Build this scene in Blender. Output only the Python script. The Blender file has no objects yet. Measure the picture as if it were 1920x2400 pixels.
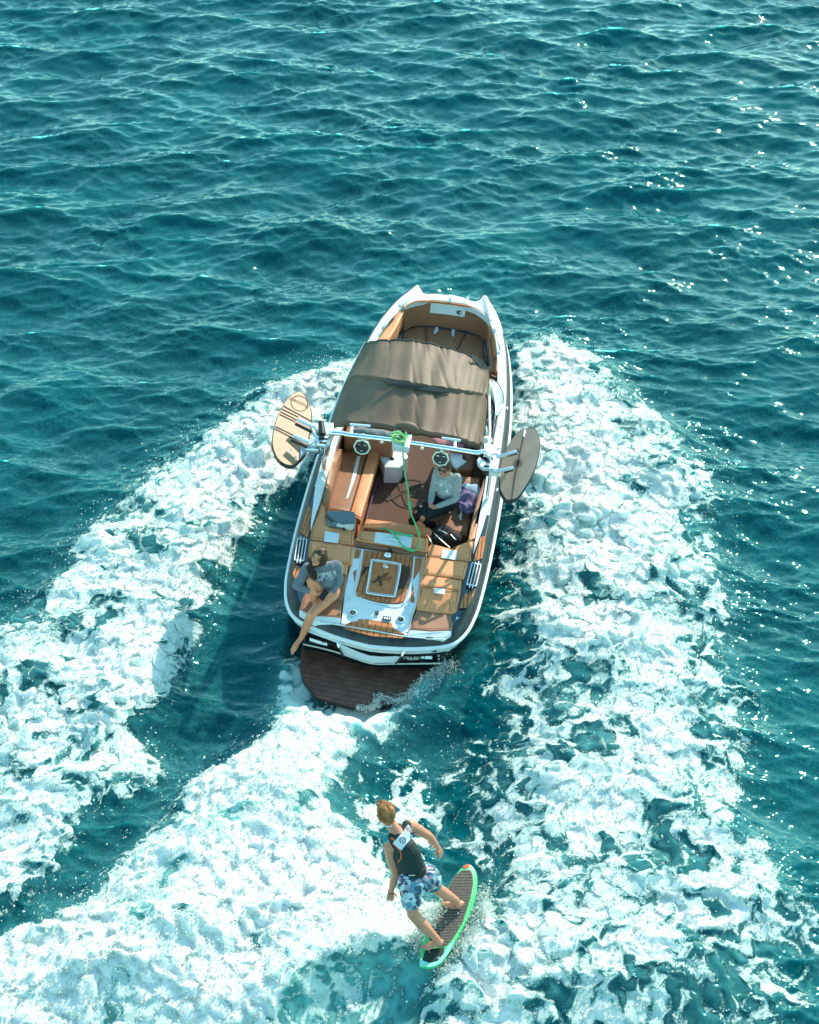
import bpy, bmesh, math, random
import numpy as np
from mathutils import Vector, Matrix
from mathutils.bvhtree import BVHTree
R = math.radians
sc = bpy.context.scene
col = sc.collection
random.seed(7)
rng = np.random.default_rng(11)

# ------------------------------------------------------------------ camera, sky, sun, exposure
CAM_H, CAM_P, CAM_F = 14.1, 41.0, 3600.0          # metres up, degrees down, focal length in photo pixels (1920 wide)
cam_d = bpy.data.cameras.new('camera')
cam_d.sensor_fit = 'HORIZONTAL'
cam_d.sensor_width = 36.0
cam_d.lens = 36.0 * CAM_F / 1920.0
cam_d.clip_start, cam_d.clip_end = 0.1, 6000.0
cam = bpy.data.objects.new('camera', cam_d)
cam.location = (0, 0, CAM_H)
cam.rotation_euler = (R(90 - CAM_P), 0, 0)
col.objects.link(cam)
sc.camera = cam

SUN_EL, SUN_AZ = 34.0, 32.0                       # elevation, degrees to the right of the view direction (+Y)
w = bpy.data.worlds.new('World')
sc.world = w
w.use_nodes = True
wn, wl = w.node_tree.nodes, w.node_tree.links
wn.clear()
sky = wn.new('ShaderNodeTexSky')
sky.sky_type = 'NISHITA'
sky.sun_disc = False
sky.sun_elevation = R(SUN_EL)
sky.sun_rotation = R(SUN_AZ)
sky.altitude = 300
sky.air_density = 1.0
sky.dust_density = 0.6
sky.ozone_density = 2.2
tint = wn.new('ShaderNodeMix')
tint.data_type = 'RGBA'
tint.blend_type = 'MULTIPLY'
tint.inputs[0].default_value = 1.0
tint.inputs[7].default_value = (0.69, 1.02, 0.81, 1)
bg = wn.new('ShaderNodeBackground')
bg.inputs[1].default_value = 0.15
wo = wn.new('ShaderNodeOutputWorld')
wl.new(sky.outputs[0], tint.inputs[6])
wl.new(tint.outputs[2], bg.inputs[0])
wl.new(bg.outputs[0], wo.inputs[0])
sun_d = bpy.data.lights.new('sun', 'SUN')
sun_d.energy = 2.1
sun_d.angle = R(0.5)
sun_d.color = (1.0, 0.87, 0.71)
sun = bpy.data.objects.new('sun', sun_d)
col.objects.link(sun)
sdir = Vector((math.cos(R(SUN_EL)) * math.sin(R(SUN_AZ)), math.cos(R(SUN_EL)) * math.cos(R(SUN_AZ)), math.sin(R(SUN_EL))))
sun.rotation_euler = sdir.to_track_quat('Z', 'Y').to_euler()
sun.location = sdir * 60
sc.view_settings.view_transform = 'Standard'
sc.view_settings.look = 'None'
sc.view_settings.gamma = 1.0
sc.view_settings.exposure = 1.5
sc.cycles.max_bounces = 6
sc.cycles.diffuse_bounces = 3
sc.cycles.glossy_bounces = 3
sc.cycles.use_adaptive_sampling = True

# ------------------------------------------------------------------ frames and measuring helpers
_P = R(CAM_P)
c_fw = np.array([0, math.cos(_P), -math.sin(_P)])
c_up = np.array([0, math.sin(_P), math.cos(_P)])
c_rt = np.array([1.0, 0, 0])
c_C = np.array([0, 0, CAM_H])

class Frame:
    """a place with its own axes; at(u, v, z): the point at height z seen at photo pixel (u, v)"""
    def __init__(s, R3, o): s.R = np.array(R3, float); s.o = np.array(o, float)
    def at(s, u, v, z):
        r = c_fw + c_rt * (u - 960) / CAM_F - c_up * (v - 1200) / CAM_F
        o = s.R @ (c_C - s.o); d = s.R @ r
        return o + d * ((z - o[2]) / d[2])
    def world(s, p): return s.o + s.R.T @ np.asarray(p, float)
    def matrix(s, base):
        m = Matrix.Identity(4)
        Rt = s.R.T
        for i in range(3):
            for j in range(3): m[i][j] = Rt[i][j]
        b = s.world(base)
        for i in range(3): m[i][3] = b[i]
        return m
SEA = Frame(np.eye(3), (0, 0, 0))
_h, _t, _r = R(9.4), R(4.0), R(4.5)               # the boat's heading, bow-up trim, lean to starboard
_Y = np.array([math.sin(_h) * math.cos(_t), math.cos(_h) * math.cos(_t), math.sin(_t)])
_X = np.array([math.cos(_h), -math.sin(_h), 0])
_Z = np.cross(_X, _Y)
_X, _Z = _X * math.cos(_r) - _Z * math.sin(_r), _Z * math.cos(_r) + _X * math.sin(_r)
BOAT = Frame(np.array([_X, _Y, _Z]), (-0.535, 13.066, 0))

class Crop:
    def __init__(s, x0, y0, k): s.x0, s.y0, s.k = x0, y0, k
    def __call__(s, x, y, z, fr=None):
        return (fr or BOAT).at(s.x0 + x / s.k, s.y0 + y / s.k, z)
PX = Crop(0, 0, 1.0)
C1 = Crop(600, 640, 2.4643); C2 = Crop(620, 980, 2.6136); C3 = Crop(640, 1240, 3.0804); C4 = Crop(820, 1840, 4.6861)
W1 = Crop(670, 1260, 7.1875); G1 = Crop(940, 1040, 7.1875); S5 = Crop(840, 1240, 5.0735)
LB = Crop(620, 900, 6.6346); RB = Crop(1080, 960, 8.2143); D1 = Crop(860, 650, 4.7917); D2 = Crop(1080, 820, 7.7)
D3 = Crop(640, 1060, 7.841); D4 = Crop(820, 980, 6.6346); D5 = Crop(660, 1460, 3.9205); D6 = Crop(1040, 1160, 5.9896)

def tag(o, label=None, cat=None, group=None, kind=None):
    if label: o['label'] = label
    if cat: o['category'] = cat
    if group: o['group'] = group
    if kind: o['kind'] = kind
    return o

class Thing:
    """an Empty at the thing's base; its parts are given in the frame's own coordinates"""
    def __init__(s, name, frame, base, label=None, cat=None, **k):
        s.f, s.b = frame, np.array(base, float)
        s.o = bpy.data.objects.new(name, None)
        s.o.empty_display_size = 0.2
        s.o.matrix_world = frame.matrix(base)
        col.objects.link(s.o)
        tag(s.o, label, cat, **k)

def mesh_obj(name, verts, faces, mat, parent=None, smooth=False, bevel=0, seg=2, angle=35):
    """parent: a Thing, or a part object of a Thing (then a sub-part)"""
    th = parent if isinstance(parent, Thing) else (getattr_thing(parent) if parent is not None else None)
    base = th.b if th else np.zeros(3)
    me = bpy.data.meshes.new(name)
    v = np.asarray(verts, float) - base
    me.from_pydata([tuple(p) for p in v], [], [tuple(f) for f in faces])
    me.update()
    bm = bmesh.new(); bm.from_mesh(me)
    bmesh.ops.remove_doubles(bm, verts=bm.verts, dist=1e-5)
    bmesh.ops.recalc_face_normals(bm, faces=bm.faces)
    bm.to_mesh(me); bm.free()
    return link_mesh(name, me, mat, parent, smooth, bevel, seg, angle)

_things = {}
def getattr_thing(o): return _things[o.name]

def link_mesh(name, me, mat, parent=None, smooth=False, bevel=0, seg=2, angle=35):
    o = bpy.data.objects.new(name, me)
    col.objects.link(o)
    if mat: me.materials.append(mat)
    if parent is not None:
        th = parent if isinstance(parent, Thing) else _things[parent.name]
        o.parent = parent.o if isinstance(parent, Thing) else parent
        _things[o.name] = th
    if bevel:
        m = o.modifiers.new('bevel', 'BEVEL'); m.width = bevel; m.segments = seg; m.limit_method = 'ANGLE'; m.angle_limit = R(angle)
        me.shade_smooth()
        m.harden_normals = True
    elif smooth:
        me.shade_smooth()
        if smooth != 'all': me.set_sharp_from_angle(angle=R(angle))
    return o

def slab(name, top, th, mat, parent, bevel=0.01, seg=2, down=None, puff=0, **k):
    """a closed prism: top outline (points with their own heights), thickness downwards"""
    t = np.array(top, float); n = len(t)
    b = t.copy(); b[:, 2] -= th
    if down is not None: b[:, 2] = down
    if puff:
        # rings shrinking to the middle, so a cushion swells
        c = t.mean(0); V = [b, t]; 
        for s_, h in ((0.94, .55), (0.82, .85), (0.5, 1.0)):
            r = c + (t - c) * s_; r[:, 2] += puff * h; V.append(r)
        cc = c.copy(); cc[2] += puff
        verts = np.vstack(V + [cc[None]])
        F = [list(range(n))[::-1]]
        for L in range(4):
            for i in range(n):
                j = (i + 1) % n
                F.append((L * n + i, L * n + j, (L + 1) * n + j, (L + 1) * n + i))
        for i in range(n): F.append((4 * n + i, 4 * n + (i + 1) % n, 5 * n))
        return mesh_obj(name, verts, F, mat, parent, bevel=bevel, seg=seg, **k)
    verts = np.vstack([t, b])
    F = [list(range(n)), list(range(n, 2 * n))[::-1]] + [(i, (i + 1) % n, n + (i + 1) % n, n + i) for i in range(n)]
    return mesh_obj(name, verts, F, mat, parent, bevel=bevel, seg=seg, **k)

def smooth_path(pts, n=4, closed=False):
    P = [np.array(p, float) for p in pts]; out = []
    m = len(P)
    rngi = range(m if closed else m - 1)
    for i in rngi:
        if closed: p0, p1, p2, p3 = P[(i - 1) % m], P[i], P[(i + 1) % m], P[(i + 2) % m]
        else: p0, p1, p2, p3 = P[max(i - 1, 0)], P[i], P[i + 1], P[min(i + 2, m - 1)]
        for k in range(n):
            t = k / n
            out.append(0.5 * ((2 * p1) + (-p0 + p2) * t + (2 * p0 - 5 * p1 + 4 * p2 - p3) * t * t + (-p0 + 3 * p1 - 3 * p2 + p3) * t ** 3))
    if not closed: out.append(P[-1])
    return np.array(out)

def tube_geo(pts, rad, seg=10, closed=False, flat=1.0):
    P = np.array(pts, float); n = len(P)
    rad = np.full(n, rad) if np.isscalar(rad) else np.array(rad)
    V, F = [], []
    ref = None
    for i in range(n):
        if closed: t = P[(i + 1) % n] - P[(i - 1) % n]
        else: t = P[min(i + 1, n - 1)] - P[max(i - 1, 0)]
        t = t / (np.linalg.norm(t) + 1e-12)
        if ref is None: ref = np.array([0, 0, 1.0]) if abs(t[2]) < .9 else np.array([1.0, 0, 0])
        a = np.cross(t, ref); a /= np.linalg.norm(a) + 1e-12
        b = np.cross(a, t); ref = b
        for k in range(seg):
            an = 2 * math.pi * k / seg
            V.append(P[i] + (a * math.cos(an) + b * math.sin(an) * flat) * rad[i])
    m = n if closed else n - 1
    for i in range(m):
        for k in range(seg):
            i2 = (i + 1) % n
            F.append((i * seg + k, i * seg + (k + 1) % seg, i2 * seg + (k + 1) % seg, i2 * seg + k))
    if not closed:
        F.append(list(range(seg))[::-1]); F.append(list(range((n - 1) * seg, n * seg)))
    return V, F

def tube(name, pts, rad, mat, parent, seg=10, closed=False, flat=1.0):
    V, F = tube_geo(pts, rad, seg, closed, flat)
    return mesh_obj(name, V, F, mat, parent, smooth=True, angle=50)

def merge(geos):
    V, F = [], []
    for v, f in geos:
        k = len(V); V += [np.asarray(p, float) for p in v]; F += [[i + k for i in q] for q in f]
    return V, F

def box_geo(c, s, ax=None):
    """box at c, half sizes s, optional axes (rows)"""
    c = np.array(c, float); A = np.eye(3) if ax is None else np.array(ax, float)
    V = [c + A[0] * s[0] * i + A[1] * s[1] * j + A[2] * s[2] * k for i in (-1, 1) for j in (-1, 1) for k in (-1, 1)]
    return V, [(0, 1, 3, 2), (4, 6, 7, 5), (0, 4, 5, 1), (2, 3, 7, 6), (0, 2, 6, 4), (1, 5, 7, 3)]

def ball_geo(c, r, nu=14, nv=9, ax=None):
    c = np.array(c, float); r = np.full(3, r) if np.isscalar(r) else np.array(r, float)
    A = np.eye(3) if ax is None else np.array(ax, float)
    V, F = [], []
    for j in range(1, nv):
        th = math.pi * j / nv
        for i in range(nu):
            ph = 2 * math.pi * i / nu
            q = np.array([math.sin(th) * math.cos(ph), math.sin(th) * math.sin(ph), math.cos(th)]) * r
            V.append(c + q @ A)
    for j in range(nv - 2):
        for i in range(nu): F.append((j * nu + i, j * nu + (i + 1) % nu, (j + 1) * nu + (i + 1) % nu, (j + 1) * nu + i))
    a = len(V); V.append(c + np.array([0, 0, r[2]]) @ A); V.append(c - np.array([0, 0, r[2]]) @ A)
    for i in range(nu):
        F.append((a, (i + 1) % nu, i)); F.append((a + 1, (nv - 2) * nu + i, (nv - 2) * nu + (i + 1) % nu))
    return V, F

def lathe_geo(c, prof, seg=24, ax=None):
    c = np.array(c, float); A = np.eye(3) if ax is None else np.array(ax, float)
    V, F = [], []
    for r, z in prof:
        for k in range(seg):
            a = 2 * math.pi * k / seg
            V.append(c + np.array([r * math.cos(a), r * math.sin(a), z]) @ A)
    for j in range(len(prof) - 1):
        for k in range(seg): F.append((j * seg + k, j * seg + (k + 1) % seg, (j + 1) * seg + (k + 1) % seg, (j + 1) * seg + k))
    F.append(list(range(seg))[::-1]); F.append(list(range((len(prof) - 1) * seg, len(prof) * seg)))
    return V, F

# ------------------------------------------------------------------ materials
def mat(name, color, rough=0.5, metal=0.0, noise=0.0, nscale=20, bump=0.0, bscale=60, spec=0.5, coat=0, wave=None, emit=None, sheen=0):
    m = bpy.data.materials.new(name); m.use_nodes = True
    nt = m.node_tree; N, Lk = nt.nodes, nt.links
    b = N['Principled BSDF']
    b.inputs['Base Color'].default_value = (*color, 1)
    b.inputs['Roughness'].default_value = rough
    b.inputs['Metallic'].default_value = metal
    b.inputs['Specular IOR Level'].default_value = spec
    if coat: b.inputs['Coat Weight'].default_value = coat; b.inputs['Coat Roughness'].default_value = 0.08
    if sheen: b.inputs['Sheen Weight'].default_value = sheen
    tc = N.new('ShaderNodeTexCoord')
    if noise:
        n = N.new('ShaderNodeTexNoise'); n.inputs['Scale'].default_value = nscale; n.inputs['Detail'].default_value = 5
        Lk.new(tc.outputs['Object'], n.inputs['Vector'])
        mx = N.new('ShaderNodeMix'); mx.data_type = 'RGBA'; mx.blend_type = 'MULTIPLY'
        rr = N.new('ShaderNodeMapRange'); rr.inputs[1].default_value = .3; rr.inputs[2].default_value = .7; rr.inputs[3].default_value = 1 - noise; rr.inputs[4].default_value = 1 + noise
        Lk.new(n.outputs['Fac'], rr.inputs[0])
        mx.inputs[0].default_value = 1; mx.inputs[6].default_value = (*color, 1)
        Lk.new(rr.outputs[0], mx.inputs[7]); Lk.new(mx.outputs[2], b.inputs['Base Color'])
    if bump:
        n2 = N.new('ShaderNodeTexNoise'); n2.inputs['Scale'].default_value = bscale; n2.inputs['Detail'].default_value = 4
        Lk.new(tc.outputs['Object'], n2.inputs['Vector'])
        bp = N.new('ShaderNodeBump'); bp.inputs['Strength'].default_value = bump; bp.inputs['Distance'].default_value = 0.01
        Lk.new(n2.outputs['Fac'], bp.inputs['Height']); Lk.new(bp.outputs[0], b.inputs['Normal'])
    if emit:
        b.inputs['Emission Color'].default_value = (*emit[0], 1); b.inputs['Emission Strength'].default_value = emit[1]
    return m
M = dict(
    white=mat('white_gelcoat', (.74, .79, .80), .22, coat=.4, noise=.04, nscale=3),
    navy=mat('navy_gelcoat', (.008, .035, .055), .14, coat=.6, noise=.25, nscale=5, spec=.6),
    black=mat('black_gelcoat', (.006, .012, .014), .2, noise=.3, nscale=6),
    grey=mat('grey_metalflake', (.030, .042, .048), .38, noise=.45, nscale=7, spec=.3),
    tan=mat('tan_vinyl', (.74, .29, .115), .48, noise=.10, nscale=5, bump=.12, bscale=45),
    seat=mat('brown_vinyl_shaded', (.32, .14, .07), .5, noise=.12, nscale=5, bump=.15, bscale=45),  # brown vinyl, darkened for the deep shade under canopy and tower
    carpet=mat('carpet', (.13, .078, .058), .95, noise=.22, nscale=160, bump=.5, bscale=300),
    logo=mat('carpet_logo', (.082, .062, .048), .95, noise=.2, nscale=160),
    teak=mat('teak_foam', (.50, .165, .055), .75, noise=.16, nscale=14, bump=.15, bscale=120),
    teak2=mat('teak_foam_pale_sunlit', (.50, .18, .065), .75, noise=.16, nscale=14, bump=.15, bscale=120),
    seam=mat('seam_dark', (.07, .03, .018), .8, noise=.2, nscale=30),
    wetdeck=mat('wet_brown_deck', (.12, .045, .028), .32, noise=.45, nscale=9, bump=.25, bscale=90),
    wetseam=mat('wet_seam', (.02, .011, .009), .4, noise=.3, nscale=20),
    canvas=mat('taupe_canvas', (.150, .096, .060), .62, noise=.14, nscale=5, bump=.12, bscale=160),
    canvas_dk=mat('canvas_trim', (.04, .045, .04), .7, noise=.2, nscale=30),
    alu=mat('polished_aluminium', (.80, .86, .88), .17, metal=1.0, noise=.05, nscale=8),
    cast=mat('cast_aluminium', (.62, .70, .73), .35, metal=.55, noise=.12, nscale=25),
    chrome=mat('chrome', (.85, .88, .9), .1, metal=1, noise=.04, nscale=10),
    rubber=mat('black_rubber', (.012, .014, .014), .5, noise=.3, nscale=30),
    cream=mat('cream_plastic', (.72, .68, .56), .4, noise=.08, nscale=20),
    dash=mat('dash_black', (.01, .018, .02), .3, noise=.3, nscale=20),
    skin=mat('skin', (.62, .26, .15), .5, noise=.10, nscale=18, bump=.05, bscale=200),
    skin2=mat('skin_legs', (.70, .27, .14), .45, noise=.10, nscale=14),
    skin3=mat('skin_surfer', (.60, .25, .145), .4, noise=.12, nscale=12),
    hair_dk=mat('dark_hair', (.07, .030, .016), .42, noise=.4, nscale=60, bump=.4, bscale=140),
    hair_lt=mat('auburn_hair', (.40, .17, .05), .5, noise=.4, nscale=70, bump=.8, bscale=110),
    sweat=mat('grey_sweatshirt', (.135, .165, .185), .9, noise=.12, nscale=40, bump=.35, bscale=60, sheen=.2),
    sweat2=mat('light_grey_shirt', (.34, .38, .38), .9, noise=.10, nscale=40, bump=.35, bscale=60),
    pants=mat('black_trousers', (.006, .012, .014), .85, noise=.3, nscale=20, bump=.4, bscale=40),
    print=mat('white_print', (.75, .80, .80), .7, noise=.08, nscale=60),
    ink=mat('black_ink', (.02, .016, .014), .7, noise=.2, nscale=60),
    glass=mat('tinted_lens', (.012, .012, .014), .08, noise=.1, nscale=10),
    bamboo=mat('bamboo_board', (.36, .19, .085), .5, noise=.10, nscale=4),
    taupe=mat('taupe_board', (.34, .26, .20), .5, noise=.10, nscale=5),
    vest=mat('dark_green_neoprene', (.010, .030, .026), .75, noise=.25, nscale=50, bump=.3, bscale=120),
    orange=mat('orange_trim', (.85, .13, .04), .6, noise=.1, nscale=30),
    lime=mat('lime_foam', (.08, .60, .20), .45, noise=.08, nscale=12),
    mint=mat('mint_foam', (.28, .80, .62), .45, noise=.08, nscale=12),
    rope=mat('green_rope', (.05, .48, .20), .6, noise=.35, nscale=120),
    rope2=mat('yellow_rope', (.34, .50, .10), .6, noise=.3, nscale=120),
    purple=mat('purple_fabric', (.17, .14, .27), .95, noise=.15, nscale=16, bump=.5, bscale=30),
    blue_cloth=mat('pale_blue_fabric', (.30, .45, .58), .95, noise=.15, nscale=16, bump=.5, bscale=30),
    pink_cloth=mat('pink_fabric', (.50, .22, .24), .95, noise=.15, nscale=16, bump=.5, bscale=30),
    bag_blue=mat('slate_blue_bag', (.14, .20, .235), .8, noise=.12, nscale=30, bump=.2, bscale=150),
    bag_tan=mat('khaki_bag', (.34, .32, .24), .8, noise=.12, nscale=30, bump=.2, bscale=150),
    led=mat('purple_strip', (.10, .06, .20), .5, noise=.1, nscale=30),
    tread=mat('pale_tread_lines', (.33, .28, .23), .8, noise=.2, nscale=40),
    pad=mat('grey_brown_traction_pad', (.10, .08, .065), .7, noise=.3, nscale=30),
)

# ------------------------------------------------------------------ the sea: one sheet to the horizon, wave field from a spectrum
def spectrum_tile(n, size, peak, dirs, seed, cut, power=4.0):
    """height and its two horizontal displacements on a periodic tile"""
    g = np.random.default_rng(seed)
    k = np.fft.fftfreq(n, size / n) * 2 * math.pi
    kx, ky = np.meshgrid(k, k, indexing='xy')
    kk = np.hypot(kx, ky); kk[0, 0] = 1e9
    kp = 2 * math.pi / peak
    S = kk ** (-power) * np.exp(-(kp / kk) ** 2 * 1.2) * np.exp(-(kk * cut / (2 * math.pi)) ** 2)
    th = np.arctan2(ky, kx); D = np.zeros_like(th)
    for a, wgt, sh in dirs: D += wgt * np.abs(np.cos(th - a)) ** (2 * sh)
    A = np.sqrt(S * D) * (g.normal(size=(n, n)) + 1j * g.normal(size=(n, n)))
    h = np.fft.ifft2(A)
    dx = np.fft.ifft2(-1j * A * kx / kk).real
    dy = np.fft.ifft2(-1j * A * ky / kk).real
    h = h.real; s = h.std()
    return h / s, dx / s, dy / s

def sample(tile, x, y, size):
    n = tile.shape[0]
    u = (x / size % 1.0) * n; v = (y / size % 1.0) * n
    i = np.floor(u).astype(int); j = np.floor(v).astype(int); fu = u - i; fv = v - j
    i %= n; j %= n; i1 = (i + 1) % n; j1 = (j + 1) % n
    return (tile[j, i] * (1 - fu) + tile[j, i1] * fu) * (1 - fv) + (tile[j1, i] * (1 - fu) + tile[j1, i1] * fu) * fv

def ntile(n, feat, seed):
    g = np.random.default_rng(seed)
    k = np.fft.fftfreq(n) * n
    kx, ky = np.meshgrid(k, k); kk = np.hypot(kx, ky); k0 = n / feat
    A = np.exp(-((kk - k0) / (k0 * .45)) ** 2) * (g.normal(size=(n, n)) + 1j * g.normal(size=(n, n)))
    f = np.fft.ifft2(A).real
    return f / f.std()
NT = [ntile(512, 24, s) for s in (3, 4, 5, 6)]     # a feature is 24/512 of the tile
def noise2(x, y, feat, which=0, rot=0.0):
    """gaussian-like noise, features about `feat` metres"""
    c, s = math.cos(rot), math.sin(rot)
    size = feat * 512 / 24
    return sample(NT[which % 4], c * x - s * y + 37.1 * which, s * x + c * y + 11.7 * which, size)

def smooth01(a, b, x):
    t = np.clip((x - a) / (b - a), 0, 1); return t * t * (3 - 2 * t)

# a plan of the wake in metres on the water (5 cm cells)
GX0, GY0, GS = -12.0, 6.0, 0.05
GNX, GNY = 480, 400
_gx = GX0 + (np.arange(GNX) + .5) * GS; _gy = GY0 + (np.arange(GNY) + .5) * GS
_GX, _GY = np.meshgrid(_gx, _gy)
def poly_mask(pts, blur):
    """pts: outline as seen in the photo (1725-wide view), laid on the water"""
    W = np.array([SEA.at(p[0] * 1.113, p[1] * 1.113, 0.0)[:2] for p in pts])
    return world_mask(W, blur)
def world_mask(W, blur):
    inside = np.zeros_like(_GX, bool); n = len(W)
    for i in range(n):
        x1, y1 = W[i]; x2, y2 = W[(i + 1) % n]
        if abs(y2 - y1) < 1e-9: continue
        c = ((y1 > _GY) != (y2 > _GY)) & (_GX < (x2 - x1) * (_GY - y1) / (y2 - y1) + x1)
        inside ^= c
    m = inside.astype(float)
    return blur2(m, blur)
def blur2(m, s):
    if s <= 0: return m
    ky = np.fft.fftfreq(m.shape[0] * 2) ; kx = np.fft.fftfreq(m.shape[1] * 2)
    p = np.pad(m, ((0, m.shape[0]), (0, m.shape[1])), mode='symmetric')
    g = np.exp(-2 * (math.pi * s / GS) ** 2 * (ky[:, None] ** 2 + kx[None] ** 2))
    return np.fft.ifft2(np.fft.fft2(p) * g).real[:m.shape[0], :m.shape[1]]
def gsample(m, x, y):
    u = np.clip((x - GX0) / GS - .5, 0, GNX - 1.001); v = np.clip((y - GY0) / GS - .5, 0, GNY - 1.001)
    i = u.astype(int); j = v.astype(int); fu = u - i; fv = v - j
    r = (m[j, i] * (1 - fu) + m[j, i + 1] * fu) * (1 - fv) + (m[j + 1, i] * (1 - fu) + m[j + 1, i + 1] * fu) * fv
    fade = smooth01(GX0, GX0 + .5, x) * smooth01(GX0 + GNX * GS, GX0 + GNX * GS - .5, x) * smooth01(GY0 + GNY * GS, GY0 + GNY * GS - .5, y)
    return r * fade

left_outer = [(760, 752), (700, 762), (640, 785), (560, 832), (480, 900), (400, 955), (330, 1000), (250, 1065), (185, 1140), (130, 1225), (60, 1290), (-40, 1330)]
left_inner = [(-40, 1990), (60, 1915), (115, 1850), (165, 1800), (180, 1735), (280, 1685), (350, 1640), (335, 1595), (285, 1560), (305, 1520), (350, 1450), (390, 1350), (430, 1290), (460, 1215), (500, 1140), (540, 1090), (600, 1040), (650, 990), (690, 950), (720, 900)]
right_outer = [(1075, 715), (1180, 722), (1265, 780), (1345, 850), (1425, 925), (1485, 995), (1505, 1080), (1515, 1180), (1525, 1290), (1515, 1400), (1560, 1490), (1562, 1570), (1535, 1640), (1560, 1740), (1630, 1775), (1615, 1840), (1680, 1905), (1760, 1970), (1760, 2030), (1660, 1980), (1600, 2040), (1650, 2110), (1640, 2220)]
right_inner = [(880, 2220), (900, 2120), (960, 2040), (1000, 1990), (1005, 1920), (1075, 1850), (1060, 1780), (1040, 1700), (1040, 1620), (1090, 1560), (1140, 1490), (1130, 1400), (1110, 1250), (1085, 1130), (1070, 1060), (1075, 950)]
centre = [(640, 1480), (600, 1545), (560, 1580), (480, 1618), (430, 1640), (392, 1700), (385, 1750), (300, 1790), (240, 1850), (165, 1925), (100, 1965), (-40, 2010), (-40, 2240), (560, 2240), (590, 2160), (650, 2125), (705, 2085), (760, 2050), (850, 2010), (880, 1960), (850, 1900), (800, 1830), (740, 1780), (700, 1700), (720, 1620), (760, 1560), (850, 1480), (900, 1430), (850, 1470), (780, 1490), (700, 1490)]
dense = [  # nearly unbroken white
    ([(1080, 740), (1160, 740), (1260, 820), (1380, 950), (1440, 1060), (1380, 1160), (1260, 1200), (1140, 1160), (1090, 1050)], .25, 1.0),
    ([(1120, 1180), (1400, 1150), (1460, 1260), (1420, 1420), (1250, 1480), (1160, 1440)], .25, .75),
    ([(1150, 1500), (1400, 1440), (1500, 1600), (1440, 1700), (1200, 1720), (1120, 1620)], .25, .5),
    ([(1130, 1760), (1400, 1720), (1480, 1850), (1440, 1950), (1100, 2000), (1120, 1850)], .25, .4),
    ([(940, 2020), (1010, 1930), (1130, 1960), (1180, 2060), (1060, 2160), (900, 2200)], .18, .9),
    ([(730, 775), (640, 800), (540, 880), (420, 980), (380, 1090), (460, 1140), (560, 1060), (660, 970), (720, 880)], .2, .9),
    ([(380, 1060), (240, 1120), (260, 1230), (330, 1300), (420, 1250), (480, 1150)], .2, .55),
    ([(420, 1240), (300, 1290), (190, 1400), (120, 1560), (240, 1620), (300, 1500), (370, 1380)], .22, .8),
    ([(0, 1500), (130, 1450), (160, 1600), (130, 1750), (40, 1800), (-40, 1760)], .25, .45),
    ([(590, 1560), (440, 1660), (400, 1780), (160, 1960), (-40, 2030), (-40, 2240), (480, 2240), (640, 2080), (780, 1980), (800, 1860), (690, 1760), (690, 1640), (660, 1560)], .2, .95),
    ([(1045, 1120), (1075, 1130), (1085, 1280), (1060, 1400), (1035, 1400), (1030, 1250)], .05, .75),
]
lacy = [  # broken webs of foam
    ([(600, 2156), (660, 2110), (760, 2070), (860, 2030), (880, 2100), (800, 2200), (560, 2240)], .12, .17),
    ([(600, 1390), (640, 1400), (660, 1480), (640, 1540), (580, 1530), (585, 1450)], .06, .42),
    ([(600, 1400), (640, 1470), (720, 1515), (800, 1500), (900, 1420), (940, 1400), (880, 1490), (800, 1570), (700, 1600), (640, 1560), (585, 1530)], .07, .52),
    ([(760, 1640), (870, 1600), (905, 1700), (885, 1900), (800, 1830), (740, 1760)], .12, .40),
    ([(1020, 1400), (1060, 1400), (1030, 1560), (990, 1640), (975, 1600)], .08, .22),
    ([(1060, 1000), (1200, 1050), (1180, 1300), (1180, 1500), (1100, 1600), (1000, 1660), (1000, 1600), (1080, 1500), (1060, 1300), (1050, 1150)], .15, .30),
    ([(940, 1600), (1080, 1560), (1120, 1700), (1120, 1800), (1000, 1820), (920, 1700)], .2, .26),
    ([(1480, 1380), (1590, 1470), (1590, 1560), (1510, 1600), (1450, 1500)], .12, .3),
    ([(1200, 1900), (1640, 1830), (1700, 1950), (1640, 2200), (1150, 2200)], .3, .3),
    ([(380, 1560), (430, 1480), (420, 1580), (400, 1660)], .08, .22),
    ([(560, 1350), (590, 1300), (600, 1480), (560, 1560)], .1, .14),
    ([(150, 1980), (0, 1990), (180, 1780), (260, 1700), (380, 1640), (360, 1760)], .1, .22),
]
FM = np.zeros_like(_GX)
for pts, wgt in ((left_outer + left_inner, .66), (right_outer + right_inner, .58), (centre, .85)):
    FM = np.maximum(FM, poly_mask(pts, .09) * wgt)
for pts, bl, wgt in dense: FM = FM + poly_mask(pts, bl) * wgt * .42
for pts, bl, wgt in lacy: FM = np.maximum(FM, poly_mask(pts, bl) * wgt * 1.3)
clear = [  # open water that stays dark
    ([(700, 960), (660, 1100), (600, 1250), (600, 1380), (590, 1500), (520, 1590), (420, 1620), (360, 1560), (370, 1450), (440, 1300), (520, 1130), (610, 1050)], .05, 1.0),
    ([(960, 1400), (1040, 1500), (960, 1640), (880, 1640), (780, 1640), (860, 1500)], .08, 1.0),
    ([(1640, 1300), (1760, 1300), (1760, 1880), (1660, 1720), (1590, 1600)], .1, 1.0),
]
AER = np.zeros_like(_GX)                           # water clouded by fine bubbles
AER = np.maximum(AER, poly_mask([(625, 1370), (585, 1440), (575, 1540), (640, 1560), (720, 1600), (800, 1570), (900, 1470), (950, 1380), (890, 1420), (800, 1490), (700, 1500), (650, 1470)], .10) * 1.0)
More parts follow.
